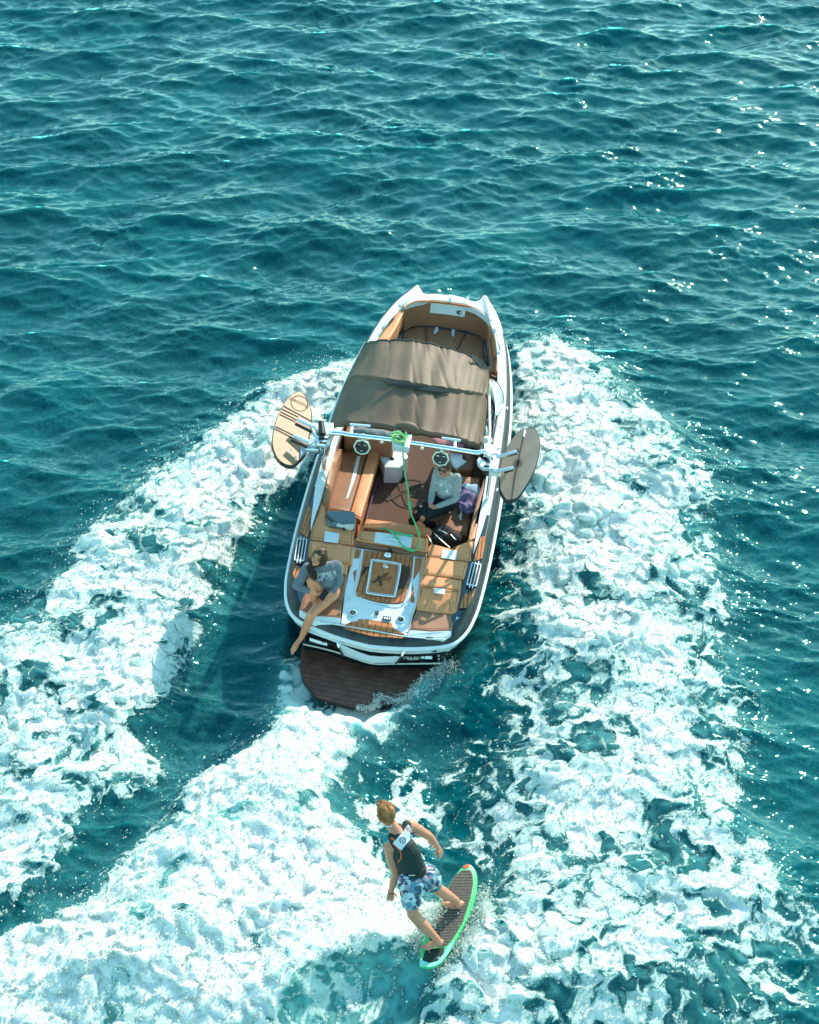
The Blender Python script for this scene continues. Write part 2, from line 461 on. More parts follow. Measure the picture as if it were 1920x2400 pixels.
AER = np.maximum(AER, poly_mask([(560, 2156), (640, 2100), (760, 2050), (900, 2000), (960, 2050), (880, 2120), (820, 2200), (560, 2240)], .12) * 1.0)
AER = np.maximum(AER, poly_mask(centre, .3) * .45)
AER = np.maximum(AER, poly_mask(left_outer + left_inner, .16) * .20)
AER = np.maximum(AER, poly_mask(right_outer + right_inner, .16) * .20)
CALM = poly_mask(clear[0][0], .25) * .85
CALM = np.maximum(CALM, poly_mask(clear[1][0], .2) * .6)
CALM = np.maximum(CALM, poly_mask(clear[2][0], .4) * .45)
gaps = [(300, 1545), (440, 1600), (385, 1690), (300, 1745), (240, 1850), (150, 1920), (0, 1995), (-20, 1955), (105, 1885), (160, 1800), (175, 1725), (250, 1688), (335, 1655), (340, 1595)]
FM *= 1 - .80 * poly_mask(gaps, .07)
FM *= 1 - .75 * poly_mask([(700, 985), (655, 1100), (600, 1240), (590, 1350), (575, 1500), (520, 1580), (430, 1615), (375, 1560), (385, 1450), (450, 1310), (530, 1150), (615, 1065)], .06)
AER = np.maximum(AER, poly_mask([(560, 1600), (640, 1660), (580, 1740), (520, 1830), (430, 1900), (330, 2030), (250, 2060), (250, 1980), (340, 1860), (430, 1760), (480, 1670)], .12) * 1.1)
AER *= 1 - .8 * poly_mask(gaps, .1)
aqua = poly_mask([(560, 1620), (620, 1660), (560, 1720), (500, 1810), (410, 1890), (320, 2010), (260, 2040), (270, 1980), (350, 1870), (440, 1770), (490, 1680)], .10)
FM *= 1 - .42 * aqua
FM = np.maximum(FM, .62 * poly_mask([(860, 1990), (905, 1900), (925, 1860), (945, 1880), (925, 1950), (890, 2030)], .05))
FM = np.maximum(FM, .85 * poly_mask([(1008, 1890), (985, 1960), (945, 2030), (955, 2070), (1070, 2070), (1070, 1900)], .09))
# the shape of the wake: piled-up sides, a hollow behind the boat, the surf wave
WH = poly_mask([(p[0], p[1]) for p in left_outer + left_inner], .35) * .20
WH += poly_mask(right_outer + right_inner, .4) * .20
WH += poly_mask(centre, .35) * .36
WH += poly_mask([(640, 1560), (700, 1600), (690, 1700), (560, 1850), (420, 1990), (200, 2120), (100, 2120), (300, 1960), (450, 1780), (560, 1640)], .22) * .22
CEN = poly_mask(centre, .2)
WH -= poly_mask(clear[0][0], .3) * .12
WH -= poly_mask([(900, 1560), (1040, 1500), (1060, 1800), (900, 1850), (800, 1720)], .3) * .18
# lip of the curling wave beside the rider, low on the left of his board
WH += poly_mask([(560, 2190), (660, 2115), (760, 2060), (860, 2015), (850, 1985), (700, 2030), (560, 2100)], .12) * .26
# water parted by the hull: pressed down where the boat sits
hull_fp = np.array([BOAT.world(p)[:2] for p in [(-1.0, .25, 0), (-1.1, 1.5, 0), (-1.12, 3.4, 0), (-.95, 4.6, 0), (-.5, 5.6, 0), (.5, 5.6, 0), (.95, 4.6, 0), (1.12, 3.4, 0), (1.1, 1.5, 0), (1.0, .25, 0)]])
HULL = world_mask(hull_fp, .10)
PLAT = world_mask(np.array([BOAT.world(p)[:2] for p in [(-.95, .35, 0), (-1.0, -.1, 0), (-.9, -.55, 0), (-.35, -.85, 0), (.15, -.85, 0), (.55, -.4, 0), (.8, .3, 0)]]), .07)

def lines(stops):
    out = []
    for (a, b, s) in stops:
        n = max(1, int(round((b - a) / s))); out += list(np.linspace(a, b, n, endpoint=False))
    return np.array(out)
def grow(start, end, s0, k=1.22):
    v, s, out = start, s0, []
    while v < end: out.append(v); v += s; s *= k
    return out + [end]
xs_core = lines([(-10.6, -6.2, .045), (-6.2, 6.2, .0235), (6.2, 10.6, .045)])
xs = np.array([-p for p in grow(10.6, 4000, .06)][::-1] + list(xs_core[1:]) + grow(10.6, 4000, .06))
ys_core = lines([(7.6, 15.5, .0225), (15.5, 21.5, .030), (21.5, 28, .042), (28, 35.5, .055)])
ys = np.array([-(p - 15.2) for p in grow(7.6, 4000, .05)][::-1][:-1] + list(ys_core) + grow(35.5, 5000, .07))
ys = np.unique(np.round(ys, 5)); xs = np.unique(np.round(xs, 5))
X, Y = np.meshgrid(xs, ys)
nx, ny = len(xs), len(ys)
x, y = X.ravel(), Y.ravel()
far = smooth01(9.5, 14, np.abs(x)) + smooth01(36, 44, y) + smooth01(6.5, 3, y)
near = 1 - np.clip(far, 0, 1)
T1 = spectrum_tile(2048, 44.0, 2.5, [(R(98), 1.0, 9), (R(68), .55, 10), (R(125), .22, 8)], 5, .07, 4.1)
T2 = spectrum_tile(1024, 11.0, .75, [(R(85), 1.0, 2), (R(130), .5, 2), (R(50), .4, 2)], 8, .06, 4.0)
T3 = spectrum_tile(1024, 5.0, .26, [(R(88), 1.0, 3), (R(60), .5, 3)], 21, .03, 3.6)
a3 = .0032
a1, a2 = .052, .0095
fm = gsample(FM, x, y); aer = gsample(AER, x, y); calm = gsample(CALM, x, y)
patch = .75 + .35 * np.clip(noise2(x, y, 5.0, 1), -1, 1.5)          # gusts roughen some stretches
amp3 = a3 * np.clip(.55 + .9 * noise2(x, y, 2.6, 0, .4) + .5 * noise2(x, y, .9, 3), .08, 2.2) * (1 - .6 * calm) * near
amp1 = a1 * (1 - .55 * calm) * (1 - .5 * np.clip(fm, 0, 1)); amp2 = a2 * patch * (1 - .75 * calm) * near
hx = sample(T1[1], x, y, 44.0) * amp1 + sample(T2[1], x, y, 11.0) * amp2 + sample(T3[1], x, y, 5.0) * amp3
hy = sample(T1[2], x, y, 44.0) * amp1 + sample(T2[2], x, y, 11.0) * amp2 + sample(T3[2], x, y, 5.0) * amp3
z = sample(T1[0], x, y, 44.0) * amp1 + sample(T2[0], x, y, 11.0) * amp2 + sample(T3[0], x, y, 5.0) * amp3
mid = np.clip(near * 1.0, 0, 1)
z *= .25 + .75 * mid; hx *= -1.0 * mid; hy *= -1.0 * mid
# foam: domain-warped billows pile up, filaments break away
wx = x + .10 * noise2(x, y, .9, 0) + .03 * noise2(x, y, .3, 2, .7)
wy = y + .10 * noise2(x, y, .9, 1) + .03 * noise2(x, y, .3, 3, .4)
# threads run with the flow, away from the hull on each side
def rr_(n, e=.38): return 1.25 - np.sqrt(n * n + e * e)           # rounded ridges, highest where the noise crosses zero
n1, n2_, n3, n4 = noise2(wx, wy, .75, 0, .5), noise2(wx, wy, .36, 1, 1.1), noise2(wx, wy, .17, 2, .2), noise2(wx, wy, .085, 3, .9)
r1, r2, r3, r4 = rr_(n1), rr_(n2_), rr_(n3), rr_(n4)
web = .34 * r1 + .40 * r2 + .26 * r3 + .16 * r4
big = noise2(wx, wy, 1.4, 2, .3) + .6 * noise2(wx, wy, .6, 3, .8)
cov = fm * 1.42 + (web - .60 + .20 * big) * 1.5 * smooth01(.02, .22, fm) * (1.15 - .5 * np.clip(fm, 0, 1)) - .40
edge = np.clip(cov, -1, 1.6)
foam_w = smooth01(-.05, .45, cov)
puff = np.clip(fm, 0, 1.0) * (1 - .35 * gsample(CEN, x, y))
z += gsample(WH, x, y)
bil = lambda n_: np.sqrt(n_ * n_ + .22)
z += puff * (.034 * noise2(x, y, 1.2, 3, .2) + .046 * bil(noise2(wx, wy, .80, 2, .6)) + .026 * bil(n2_) + .008 * bil(n3) + .003 * bil(n4)) + puff * foam_w * .02
hullm = gsample(HULL, x, y); platm = gsample(PLAT, x, y)
z = z * (1 - hullm) + hullm * (-.35)
z = z * (1 - platm) - .06 * platm
vx = x + hx * (1 - hullm) + puff * .03 * noise2(x, y, .2, 1); vy = y + hy * (1 - hullm) + puff * .03 * noise2(x, y, .2, 3)
co = np.stack([vx, vy, z], 1).astype(np.float32)

ii = np.arange(nx * ny).reshape(ny, nx)
quads = np.stack([ii[:-1, :-1], ii[:-1, 1:], ii[1:, 1:], ii[1:, :-1]], -1).reshape(-1, 4)
qcov = cov[quads].max(1)
is_foam = qcov > -.02
def sheet(name, q, m):
    used = np.unique(q); remap = np.zeros(nx * ny, np.int64); remap[used] = np.arange(len(used))
    me = bpy.data.meshes.new(name)
    me.vertices.add(len(used)); me.vertices.foreach_set('co', co[used].ravel())
    me.loops.add(q.size); me.loops.foreach_set('vertex_index', remap[q].ravel().astype(np.int32))
    me.polygons.add(len(q)); me.polygons.foreach_set('loop_start', (np.arange(len(q)) * 4).astype(np.int32))
    me.update()
    me.shade_smooth()
    for nm, arr in (('foam', edge), ('air', aer)):
        at = me.attributes.new(nm, 'FLOAT', 'POINT'); at.data.foreach_set('value', arr[used].astype(np.float32))
    o = bpy.data.objects.new(name, me); col.objects.link(o); me.materials.append(m)
    return o

def sea_material():
    m = bpy.data.materials.new('sea_water'); m.use_nodes = True
    N, Lk = m.node_tree.nodes, m.node_tree.links
    b = N['Principled BSDF']
    def attr(n):
        a = N.new('ShaderNodeAttribute'); a.attribute_name = n; return a.outputs['Fac']
    def math_(op, a, c, clamp=False):
        n = N.new('ShaderNodeMath'); n.operation = op; n.use_clamp = clamp
        for i, vv in enumerate((a, c)):
            if isinstance(vv, (int, float)): n.inputs[i].default_value = vv
            else: Lk.new(vv, n.inputs[i])
        return n.outputs[0]
    def ramp(v, a, c, lo=0, hi=1):
        n = N.new('ShaderNodeMapRange'); n.interpolation_type = 'SMOOTHSTEP'
        n.inputs[1].default_value = a; n.inputs[2].default_value = c; n.inputs[3].default_value = lo; n.inputs[4].default_value = hi
        Lk.new(v, n.inputs[0]); return n.outputs[0]
    def mixc(f, a, c):
        n = N.new('ShaderNodeMix'); n.data_type = 'RGBA'
        if isinstance(f, (int, float)): n.inputs[0].default_value = f
        else: Lk.new(f, n.inputs[0])
        for i, vv in ((6, a), (7, c)):
            if isinstance(vv, tuple): n.inputs[i].default_value = (*vv, 1)
            else: Lk.new(vv, n.inputs[i])
        return n.outputs[2]
    tc = N.new('ShaderNodeTexCoord').outputs['Object']
    def noise(scale, det=4, dist=0.0, rough=.6):
        n = N.new('ShaderNodeTexNoise'); n.inputs['Scale'].default_value = scale; n.inputs['Detail'].default_value = det
        n.inputs['Distortion'].default_value = dist; n.inputs['Roughness'].default_value = rough
        Lk.new(tc, n.inputs['Vector']); return n.outputs['Fac']
    foam, air = attr('foam'), attr('air')
    fine = noise(30, 6, .8, .75)
    rf = math_('ABSOLUTE', math_('SUBTRACT', noise(11, 4, 1.6, .6), .5), 0)
    f2 = math_('ADD', foam, math_('MULTIPLY', math_('SUBTRACT', fine, .5), 1.7))
    f2 = math_('SUBTRACT', f2, math_('MULTIPLY', rf, .5))
    cov_ = ramp(f2, -.10, .16)
    # colour of the water body, milky where it is full of bubbles
    deepn = noise(.35, 3)
    deep = mixc(ramp(deepn, .35, .65), (.0004, .066, .082), (.0004, .094, .111))
    airf = math_('MULTIPLY', air, ramp(noise(3.2, 4, .8), .15, .75, .55, 1.15), True)
    thin = ramp(f2, -.65, .1, 0, .35)
    body = mixc(airf, deep, (.16, .50, .48))
    body = mixc(thin, body, (.12, .36, .33))
    dens = ramp(f2, .15, 1.1)
    foamc = mixc(dens, (.52, .68, .62), (.82, .84, .80))
    Lk.new(mixc(cov_, body, foamc), b.inputs['Base Color'])
    Lk.new(ramp(cov_, 0, 1, .055, .75), b.inputs['Roughness'])
    b.inputs['IOR'].default_value = 1.333
    Lk.new(ramp(cov_, 0, 1, .46, .25), b.inputs['Specular IOR Level'])
    b.inputs['Specular Tint'].default_value = (.03, .93, 1, 1)
    Lk.new(ramp(cov_, 0, 1, .9, .55), b.inputs['Subsurface Weight']); b.inputs['Subsurface Radius'].default_value = (.9, 1.0, 1.0); Lk.new(ramp(cov_, 0, 1, .35, .05), b.inputs['Subsurface Scale'])
    # relief finer than the mesh
    bp = N.new('ShaderNodeBump'); bp.inputs['Distance'].default_value = 1.0
    hgt = math_('MULTIPLY', math_('SUBTRACT', noise(5, 1, .2), .5), .0012)
    hf = math_('MULTIPLY', math_('MULTIPLY', fine, cov_), .006)
    Lk.new(math_('ADD', hgt, hf), bp.inputs['Height']); bp.inputs['Strength'].default_value = 1.0
    Lk.new(bp.outputs[0], b.inputs['Normal'])
    return m
SEA_M = sea_material()
sea = sheet('sea', quads[~is_foam], SEA_M); tag(sea, 'teal sea with small crossing waves', kind='structure')
fo = sheet('wake_foam', quads[is_foam], SEA_M); tag(fo, 'white churned foam of the wake on both sides of the boat and behind it', 'foam', kind='stuff')

# froth: bubbles and drops lying on and flying over the foam
def froth_material():
    m = bpy.data.materials.new('froth'); m.use_nodes = True
    N, Lk = m.node_tree.nodes, m.node_tree.links
    N.remove(N['Principled BSDF'])
    d = N.new('ShaderNodeBsdfDiffuse'); d.inputs[0].default_value = (.80, .84, .81, 1)
    t = N.new('ShaderNodeBsdfTranslucent'); t.inputs[0].default_value = (.84, .90, .84, 1)
    g = N.new('ShaderNodeBsdfGlossy'); g.inputs[0].default_value = (.9, .9, .9, 1); g.inputs[1].default_value = .2
    tc = N.new('ShaderNodeTexCoord'); no = N.new('ShaderNodeTexNoise'); no.inputs['Scale'].default_value = 2.0; Lk.new(tc.outputs['Object'], no.inputs['Vector'])
    mr = N.new('ShaderNodeMapRange'); mr.inputs[3].default_value = .45; mr.inputs[4].default_value = .75; Lk.new(no.outputs['Fac'], mr.inputs[0])
    a = N.new('ShaderNodeMixShader'); Lk.new(mr.outputs[0], a.inputs[0]); Lk.new(d.outputs[0], a.inputs[1]); Lk.new(t.outputs[0], a.inputs[2])
    b = N.new('ShaderNodeMixShader'); b.inputs[0].default_value = .05; Lk.new(a.outputs[0], b.inputs[1]); Lk.new(g.outputs[0], b.inputs[2])
    Lk.new(b.outputs[0], N['Material Output'].inputs[0])
    return m
FROTH = froth_material()
def scatter(name, pts, size, label, cat):
    me = bpy.data.meshes.new(name); me.vertices.add(len(pts)); me.vertices.foreach_set('co', pts.astype(np.float32).ravel())
    at = me.attributes.new('size', 'FLOAT', 'POINT'); at.data.foreach_set('value', size.astype(np.float32)); me.update()
    o = bpy.data.objects.new(name, me); col.objects.link(o); me.materials.append(FROTH)
    ng = bpy.data.node_groups.new(name, 'GeometryNodeTree')
    ng.interface.new_socket('Geometry', in_out='INPUT', socket_type='NodeSocketGeometry')
    ng.interface.new_socket('Geometry', in_out='OUTPUT', socket_type='NodeSocketGeometry')
    N, Lk = ng.nodes, ng.links
    gi, go = N.new('NodeGroupInput'), N.new('NodeGroupOutput')
    ico = N.new('GeometryNodeMeshIcoSphere'); ico.inputs['Radius'].default_value = 1.0; ico.inputs['Subdivisions'].default_value = 1
    ip = N.new('GeometryNodeInstanceOnPoints')
    rnd = N.new('FunctionNodeRandomValue'); rnd.data_type = 'FLOAT_VECTOR'; rnd.inputs[1].default_value = (6.28, 6.28, 6.28)
    na = N.new('GeometryNodeInputNamedAttribute'); na.data_type = 'FLOAT'; na.inputs[0].default_value = 'size'
    rs = N.new('FunctionNodeRandomValue'); rs.data_type = 'FLOAT_VECTOR'; rs.inputs[0].default_value = (.6, .6, .5); rs.inputs[1].default_value = (1.6, 1.6, 1.0); rs.inputs['Seed'].default_value = 3
    mu = N.new('ShaderNodeVectorMath'); mu.operation = 'SCALE'
    sm = N.new('GeometryNodeSetMaterial'); sm.inputs['Material'].default_value = FROTH
    ss = N.new('GeometryNodeSetShadeSmooth')
    Lk.new(gi.outputs[0], ip.inputs['Points']); Lk.new(ico.outputs[0], ss.inputs[0]); Lk.new(ss.outputs[0], ip.inputs['Instance'])
    Lk.new(rnd.outputs[0], ip.inputs['Rotation']); Lk.new(rs.outputs[0], mu.inputs[0]); Lk.new(na.outputs[0], mu.inputs['Scale']); Lk.new(mu.outputs[0], ip.inputs['Scale'])
    Lk.new(ip.outputs[0], sm.inputs[0]); Lk.new(sm.outputs[0], go.inputs[0])
    md = o.modifiers.new('scatter', 'NODES'); md.node_group = ng
    tag(o, label, cat, kind='stuff')
def froth():
    ok = (cov > -.12) & (y < 22.5) & (np.abs(x) < 11) & (hullm < .02) & (platm < .05)
    idx = np.nonzero(ok)[0]
    area = np.where(y[idx] < 15.5, .0235 * .0225, .0235 * .03) * np.where(np.abs(x[idx]) > 6.2, 2, 1)
    # clumps: threads and knots of froth rather than an even dusting
    k = noise2(wx[idx], wy[idx], .22, 1, .3) * .5 + noise2(x[idx], y[idx], .07, 3, .6) * .6
    p = np.clip(.38 + .62 * cov[idx] + .20 * k, 0, 1) ** 1.2 * area / (.0235 * .0225)
    pick = rng.random(len(idx)) < p * .95
    i = idx[pick]; m = len(i)
    pos = co[i].astype(float) + np.stack([rng.normal(0, .010, m), rng.normal(0, .010, m), rng.exponential(.006, m) - .005], 1)
    size = np.clip(rng.lognormal(-4.85, .40, m), .0035, .018) * np.where(cov[i] < .15, .72, 1.0)
    # flying drops round the edges and over the breaking parts
    n = 260000
    qx, qy = rng.uniform(-8, 8, n), rng.uniform(8, 22, n)
    f = gsample(FM, qx, qy); gm = gsample(np.hypot(*np.gradient(blur2(FM, .13))), qx, qy)
    cl = .5 + .5 * np.tanh(noise2(qx, qy, .55, 2) * 1.6)
    keep = (rng.random(n) < np.clip(gm * 16, 0, 1) * .50 * cl ** 1.6) | (rng.random(n) < smooth01(.5, 1.0, f) * .12)
    qx, qy = qx[keep] + rng.normal(0, .10, keep.sum()), qy[keep] + rng.normal(0, .10, keep.sum())
    keep = (gsample(HULL, qx, qy) < .02) & (gsample(PLAT, qx, qy) < .02); qx, qy = qx[keep], qy[keep]; m = len(qx)
    # wash breaking over the platform's edge and along the rider's board
    for pl, k_, sd in (([(1500, 372, .16), (1340, 500, .16), (1210, 620, .15), (1080, 730, .15), (900, 700, .14), (860, 790, .14), (700, 795, .12)], 2600, .035), ([(1560, 380, .10), (1400, 520, .10), (1250, 680, .1), (1100, 800, .1)], 3500, .07)):
        W_ = smooth_path([BOAT.world(D5(*q)) for q in pl], 12); ii_ = rng.integers(0, len(W_), k_); cl_ = np.abs(np.sin(ii_ * .35)) * .8 + .2
        q = W_[ii_] + rng.normal(0, 1, (k_, 3)) * np.array([sd, sd, .0]) * cl_[:, None]; q[:, 2] += np.abs(rng.normal(0, .035, k_))
        pos = np.vstack([pos, q]); size = np.concatenate([size, np.clip(rng.lognormal(-5.5, .45, k_), .0015, .010)])
    for pl, k_ in (([(1000, 1320, .42), (930, 1440, .40), (880, 1550, .38), (830, 1640, .34), (780, 1800, .30)], 2500), ([(1420, 1150, .36), (1360, 1380, .34), (1260, 1580, .30), (1150, 1780, .27), (1060, 1930, .24), (930, 2030, .22)], 3600)):
        W_ = smooth_path([C4(*q, SEA) for q in pl], 12); ii_ = rng.integers(0, len(W_), k_)
        q = W_[ii_] + rng.normal(0, 1, (k_, 3)) * np.array([.05, .05, 0]); q[:, 2] += rng.normal(-.02, .035, k_)
        q[:, 0] += (.06 if k_ == 3600 else -.03)
        pos = np.vstack([pos, q]); size = np.concatenate([size, np.clip(rng.lognormal(-5.45, .45, k_), .0015, .010)])
    drops_ = np.stack([qx, qy, gsample(WH, qx, qy) + rng.exponential(.075, m) + .03], 1)
    ds = np.clip(rng.lognormal(-5.4, .6, m), .0018, .013)
    print('froth', len(pos), 'drops', m)
    scatter('froth', pos, size, 'fine white froth lying on the foam of the wake', 'foam')
    scatter('spray', drops_, ds, 'white drops of spray flying above the edges of the foam', 'spray')
froth()

# ------------------------------------------------------------------ the boat
boat = Thing('motorboat', BOAT, (0, 0, 0), 'white and navy motorboat with tan seats, taupe canopy and teak stern deck', 'boat')

def half_ring(pts):
    """pts: starboard half from bow centre round to stern centre, mirrored to a closed ring"""
    S = smooth_path([pts[0]] + pts[1:], 4)
    Pm = S[::-1][1:-1].copy(); Pm[:, 0] *= -1
    return np.vstack([S, Pm])
deck_half = [(0, 6.57, 1.03), (.20, 6.575, 1.03), (.37, 6.53, 1.03), (.44, 6.58, 1.04), (.51, 6.68, 1.06), (.60, 6.56, 1.05), (.76, 6.27, 1.03), (.88, 5.93, 1.02), (.98, 5.55, 1.0), (1.07, 5.0, .97), (1.145, 4.3, .94), (1.185, 3.4, .91), (1.19, 2.5, .88), (1.175, 1.7, .85), (1.135, 1.1, .80), (1.09, .75, .76), (1.0, .47, .72), (.85, .30, .69), (.5, .20, .68), (.2, .15, .68), (0, .13, .68)]
rail_half = [(0, 6.59, .86), (.20, 6.595, .86), (.37, 6.55, .86), (.45, 6.60, .88), (.52, 6.71, .92), (.62, 6.58, .88), (.79, 6.27, .85), (.93, 5.93, .81), (1.04, 5.55, .79), (1.14, 5.0, .76), (1.22, 4.3, .72), (1.265, 3.4, .68), (1.28, 2.5, .66), (1.27, 1.7, .64), (1.24, 1.1, .60), (1.205, .78, .585), (1.12, .48, .57), (.95, .27, .565), (.55, .13, .565), (.22, .07, .565), (0, .05, .565)]
def off(half, d, dz, ks=1.0):
    out = []
    for i, p in enumerate(half):
        a = np.array(half[max(i - 1, 0)][:2]); b = np.array(half[min(i + 1, len(half) - 1)][:2])
        t = b - a; t /= np.linalg.norm(t); n = np.array([t[1], -t[0]])
        if i in (0, len(half) - 1): n = np.array([0, 1.0 if i == 0 else -1.0])
        if n @ np.array([p[0], (p[1] - 3)]) < 0: n = -n
        out.append((max(0, p[0] + n[0] * d), p[1] + n[1] * d, p[2] + dz))
    return out
def loft(name, rings, m, cap0=False, cap1=False, **k):
    n = len(rings[0]); V = np.vstack(rings); F = []
    for j in range(len(rings) - 1):
        for i in range(n): F.append((j * n + i, j * n + (i + 1) % n, (j + 1) * n + (i + 1) % n, (j + 1) * n + i))
    if cap0: F.append(list(range(n)))
    if cap1: F.append(list(range((len(rings) - 1) * n, len(rings) * n)))
    return mesh_obj(name, V, F, m, boat, smooth=True, **k)
# upper side (metalflake), rub rail, white band, dark hull below
inner_half = off(deck_half, -.055, .008)
loft('topside', [half_ring(off(deck_half, -.03, .006)), half_ring(deck_half), half_ring([((a[0] * .45 + b[0] * .55) * 1.004, a[1] * .45 + b[1] * .55, a[2] * .55 + b[2] * .45) for a, b in zip(deck_half, rail_half)]), half_ring(off(rail_half, -.012, .02))], M['grey'], angle=60)
loft('rub_rail', [half_ring(off(rail_half, -.012, .022)), half_ring(off(rail_half, .018, .012)), half_ring(off(rail_half, .022, -.012)), half_ring(off(rail_half, -.01, -.024))], M['print'], angle=80)
loft('white_band', [half_ring(off(rail_half, -.004, -.024)), half_ring(off(rail_half, -.022, -.10)), half_ring(off(rail_half, -.035, -.14))], M['white'])
chine = [(p[0] * (.90 if p[1] < 4 else .80 - .12 * (p[1] - 4) / 2.6), min(p[1] - .02, 5.95) if p[1] > 3 else p[1] + .06, .05 if p[1] < 4.5 else .05 + .18 * (p[1] - 4.5)) for p in rail_half]
keel = [(p[0] * .35, min(p[1], 5.4) * .98, -.30) for p in rail_half]
loft('hull', [half_ring(off(rail_half, -.036, -.14)), half_ring(chine), half_ring(keel)], M['black'], cap1=True, angle=60)

# deck ring between outer edge and the cockpit opening
def plan_ring(name, outer, inner, m, zo=0, th=.03, bevel=.006):
    n = len(outer); o = np.array(outer); i_ = np.array(inner)
    V = np.vstack([o, i_, o - [0, 0, th], i_ - [0, 0, th]]); F = []
    for k in range(n):
        l = (k + 1) % n
        F += [(k, l, n + l, n + k), (2 * n + k, 3 * n + k, 3 * n + l, 2 * n + l), (k, 2 * n + k, 2 * n + l, l), (n + k, n + l, 3 * n + l, 3 * n + k)]
    return mesh_obj(name, V, F, m, boat, bevel=bevel, seg=2)
cock_half = [(0, 6.385, 1.04), (.22, 6.385, 1.04), (.36, 6.36, 1.04), (.46, 6.31, 1.04), (.55, 6.24, 1.04), (.62, 6.16, 1.04), (.70, 6.0, 1.04), (.79, 5.75, 1.03), (.86, 5.42, 1.01), (.93, 4.95, .98), (.985, 4.3, .95), (1.02, 3.5, .925), (1.04, 2.5, .89), (1.035, 1.8, .865), (.985, 1.1, .81), (.965, .80, .77), (.91, .56, .73), (.79, .40, .705), (.5, .28, .695), (.2, .235, .69), (0, .215, .69)]
def split_mat_ring():
    oo, ii_ = half_ring(off(deck_half, -.028, .01)), half_ring(cock_half)
    n = len(oo)
    for nm, m, sel in (('foredeck', M['white'], lambda yy: yy >= 2.35), ('afterdeck', M['navy'], lambda yy: yy < 2.35)):
        V = np.vstack([oo, ii_, ii_ - [0, 0, .10]]); F = []
        for k in range(n):
            l = (k + 1) % n
            if sel((oo[k][1] + oo[l][1]) / 2): F += [(k, l, n + l, n + k), (n + k, n + l, 2 * n + l, 2 * n + k)]
        used = sorted({i for f in F for i in f}); mp = {u: i for i, u in enumerate(used)}
        mesh_obj(nm, V[used], [[mp[i] for i in f] for f in F], m, boat, smooth=True, angle=40)
split_mat_ring()
# cockpit tub: walls down to the sole
tub = half_ring([(p[0] + .01, p[1] + (.01 if p[1] > 3 else -.01), p[2] - .03) for p in cock_half]); tub_low = tub.copy(); tub_low[:, 2] = .17
loft('cockpit_lining', [tub, tub_low], M['seat'])
sole = tub.copy(); sole[:, 2] = .20; sole[:, :2] *= .985
mesh_obj('cockpit_floor', np.vstack([sole, sole - [0, 0, .02]]), [list(range(len(sole)))], M['carpet'], boat)

# ------------------------------------------------------------------ cushions and panels of the boat
def poly(c, pts, z):
    """outline in a crop of the photo at height z (a number, or one per point)"""
    zz = [z] * len(pts) if np.isscalar(z) else z
    return np.array([c(p[0], p[1], h) for p, h in zip(pts, zz)])
def clip(P, n, d, keep_ge=True):
    out = []; m = len(P)
    for i in range(m):
        a, b = P[i], P[(i + 1) % m]; sa, sb = a[:2] @ n - d, b[:2] @ n - d
        if not keep_ge: sa, sb = -sa, -sb
        if sa >= 0: out.append(a)
        if (sa >= 0) != (sb >= 0): out.append(a + (b - a) * (sa / (sa - sb)))
    return np.array(out)
def planks(parent, P, direction, width, m, th=.012, gap=.007, lift=.006, m2=None, pick=None, bed=M['seam']):
    """bed panel with separate planks on it; direction: the planks' long axis"""
    d = np.array(direction, float); d /= np.linalg.norm(d); n = np.array([d[1], -d[0]])
    s = P[:, :2] @ n; lo, hi = s.min(), s.max(); k = max(1, round((hi - lo) / width)); wd = (hi - lo) / k
    for i in range(k):
        q = clip(P, n, lo + i * wd + gap / 2)
        if len(q) < 3: continue
        q = clip(q, n, lo + (i + 1) * wd - gap / 2, False)
        if len(q) < 3: continue
        q = q.copy(); q[:, 2] += lift
        slab('plank', q, th, (m2 if (m2 and pick and pick(i)) else m), parent, bevel=.0015, seg=1)

def c_shrink(P, d):
    c = P.mean(0); r = P.copy(); L_ = np.linalg.norm((P - c)[:, :2], axis=1); r[:, :2] = c[:2] + (P - c)[:, :2] * (1 - d / L_)[:, None]; return r
def cushion(name, c, pts, z, m=None, th=.14, puff=.012, bevel=.022, seg=3, **k):
    P = poly(c, pts, z)
    o = slab(name, P, th, m or M['tan'], boat, bevel=bevel, seg=seg, puff=puff, **k)
    if (m is None or m in (M['tan'], M['seat'])) and len(pts) > 3:
        Q = c_shrink(P, .035); Q[:, 2] += puff * .62
        tube('piping', Q, .0035, M['seam'], o, seg=4, closed=True)
    return o
def inlay(name, c, pts, z, m, parent, th=.006, **k):
    return slab(name, poly(c, pts, z), th, m, parent, bevel=k.pop('bevel', .002), seg=1, **k)

# --- port bench
sb = cushion('seat_cushion', C2, [(470, 200), (636, 200), (522, 585), (372, 565)], .56, M['seat'], th=.12)
inlay('white_stripe', C2, [(568, 232), (588, 232), (560, 360), (515, 485), (497, 498), (520, 420)], .579, M['print'], sb)
cushion('seat_bolster', C2, [(640, 196), (716, 194), (590, 625), (524, 588)], [.565, .55, .55, .565], M['tan'], th=.10)
slab('seat_base', poly(C2, [(500, 190), (708, 198), (575, 640), (380, 600)], .47), .28, M['tan'], boat, bevel=.01)
slab('light_strip', poly(C2, [(702, 330), (707, 330), (628, 612), (622, 612)], .27), .03, M['led'], boat, bevel=.002)
cushion('backrest', D3, [(1110, -60), (1270, -60), (1250, 60), (1170, 350), (1080, 700), (1005, 985), (940, 1000), (870, 900), (960, 560), (1045, 220)], [.84] * 2 + [.80] * 4 + [.86] * 4, M['seat'], th=.30, puff=.015, bevel=.03)
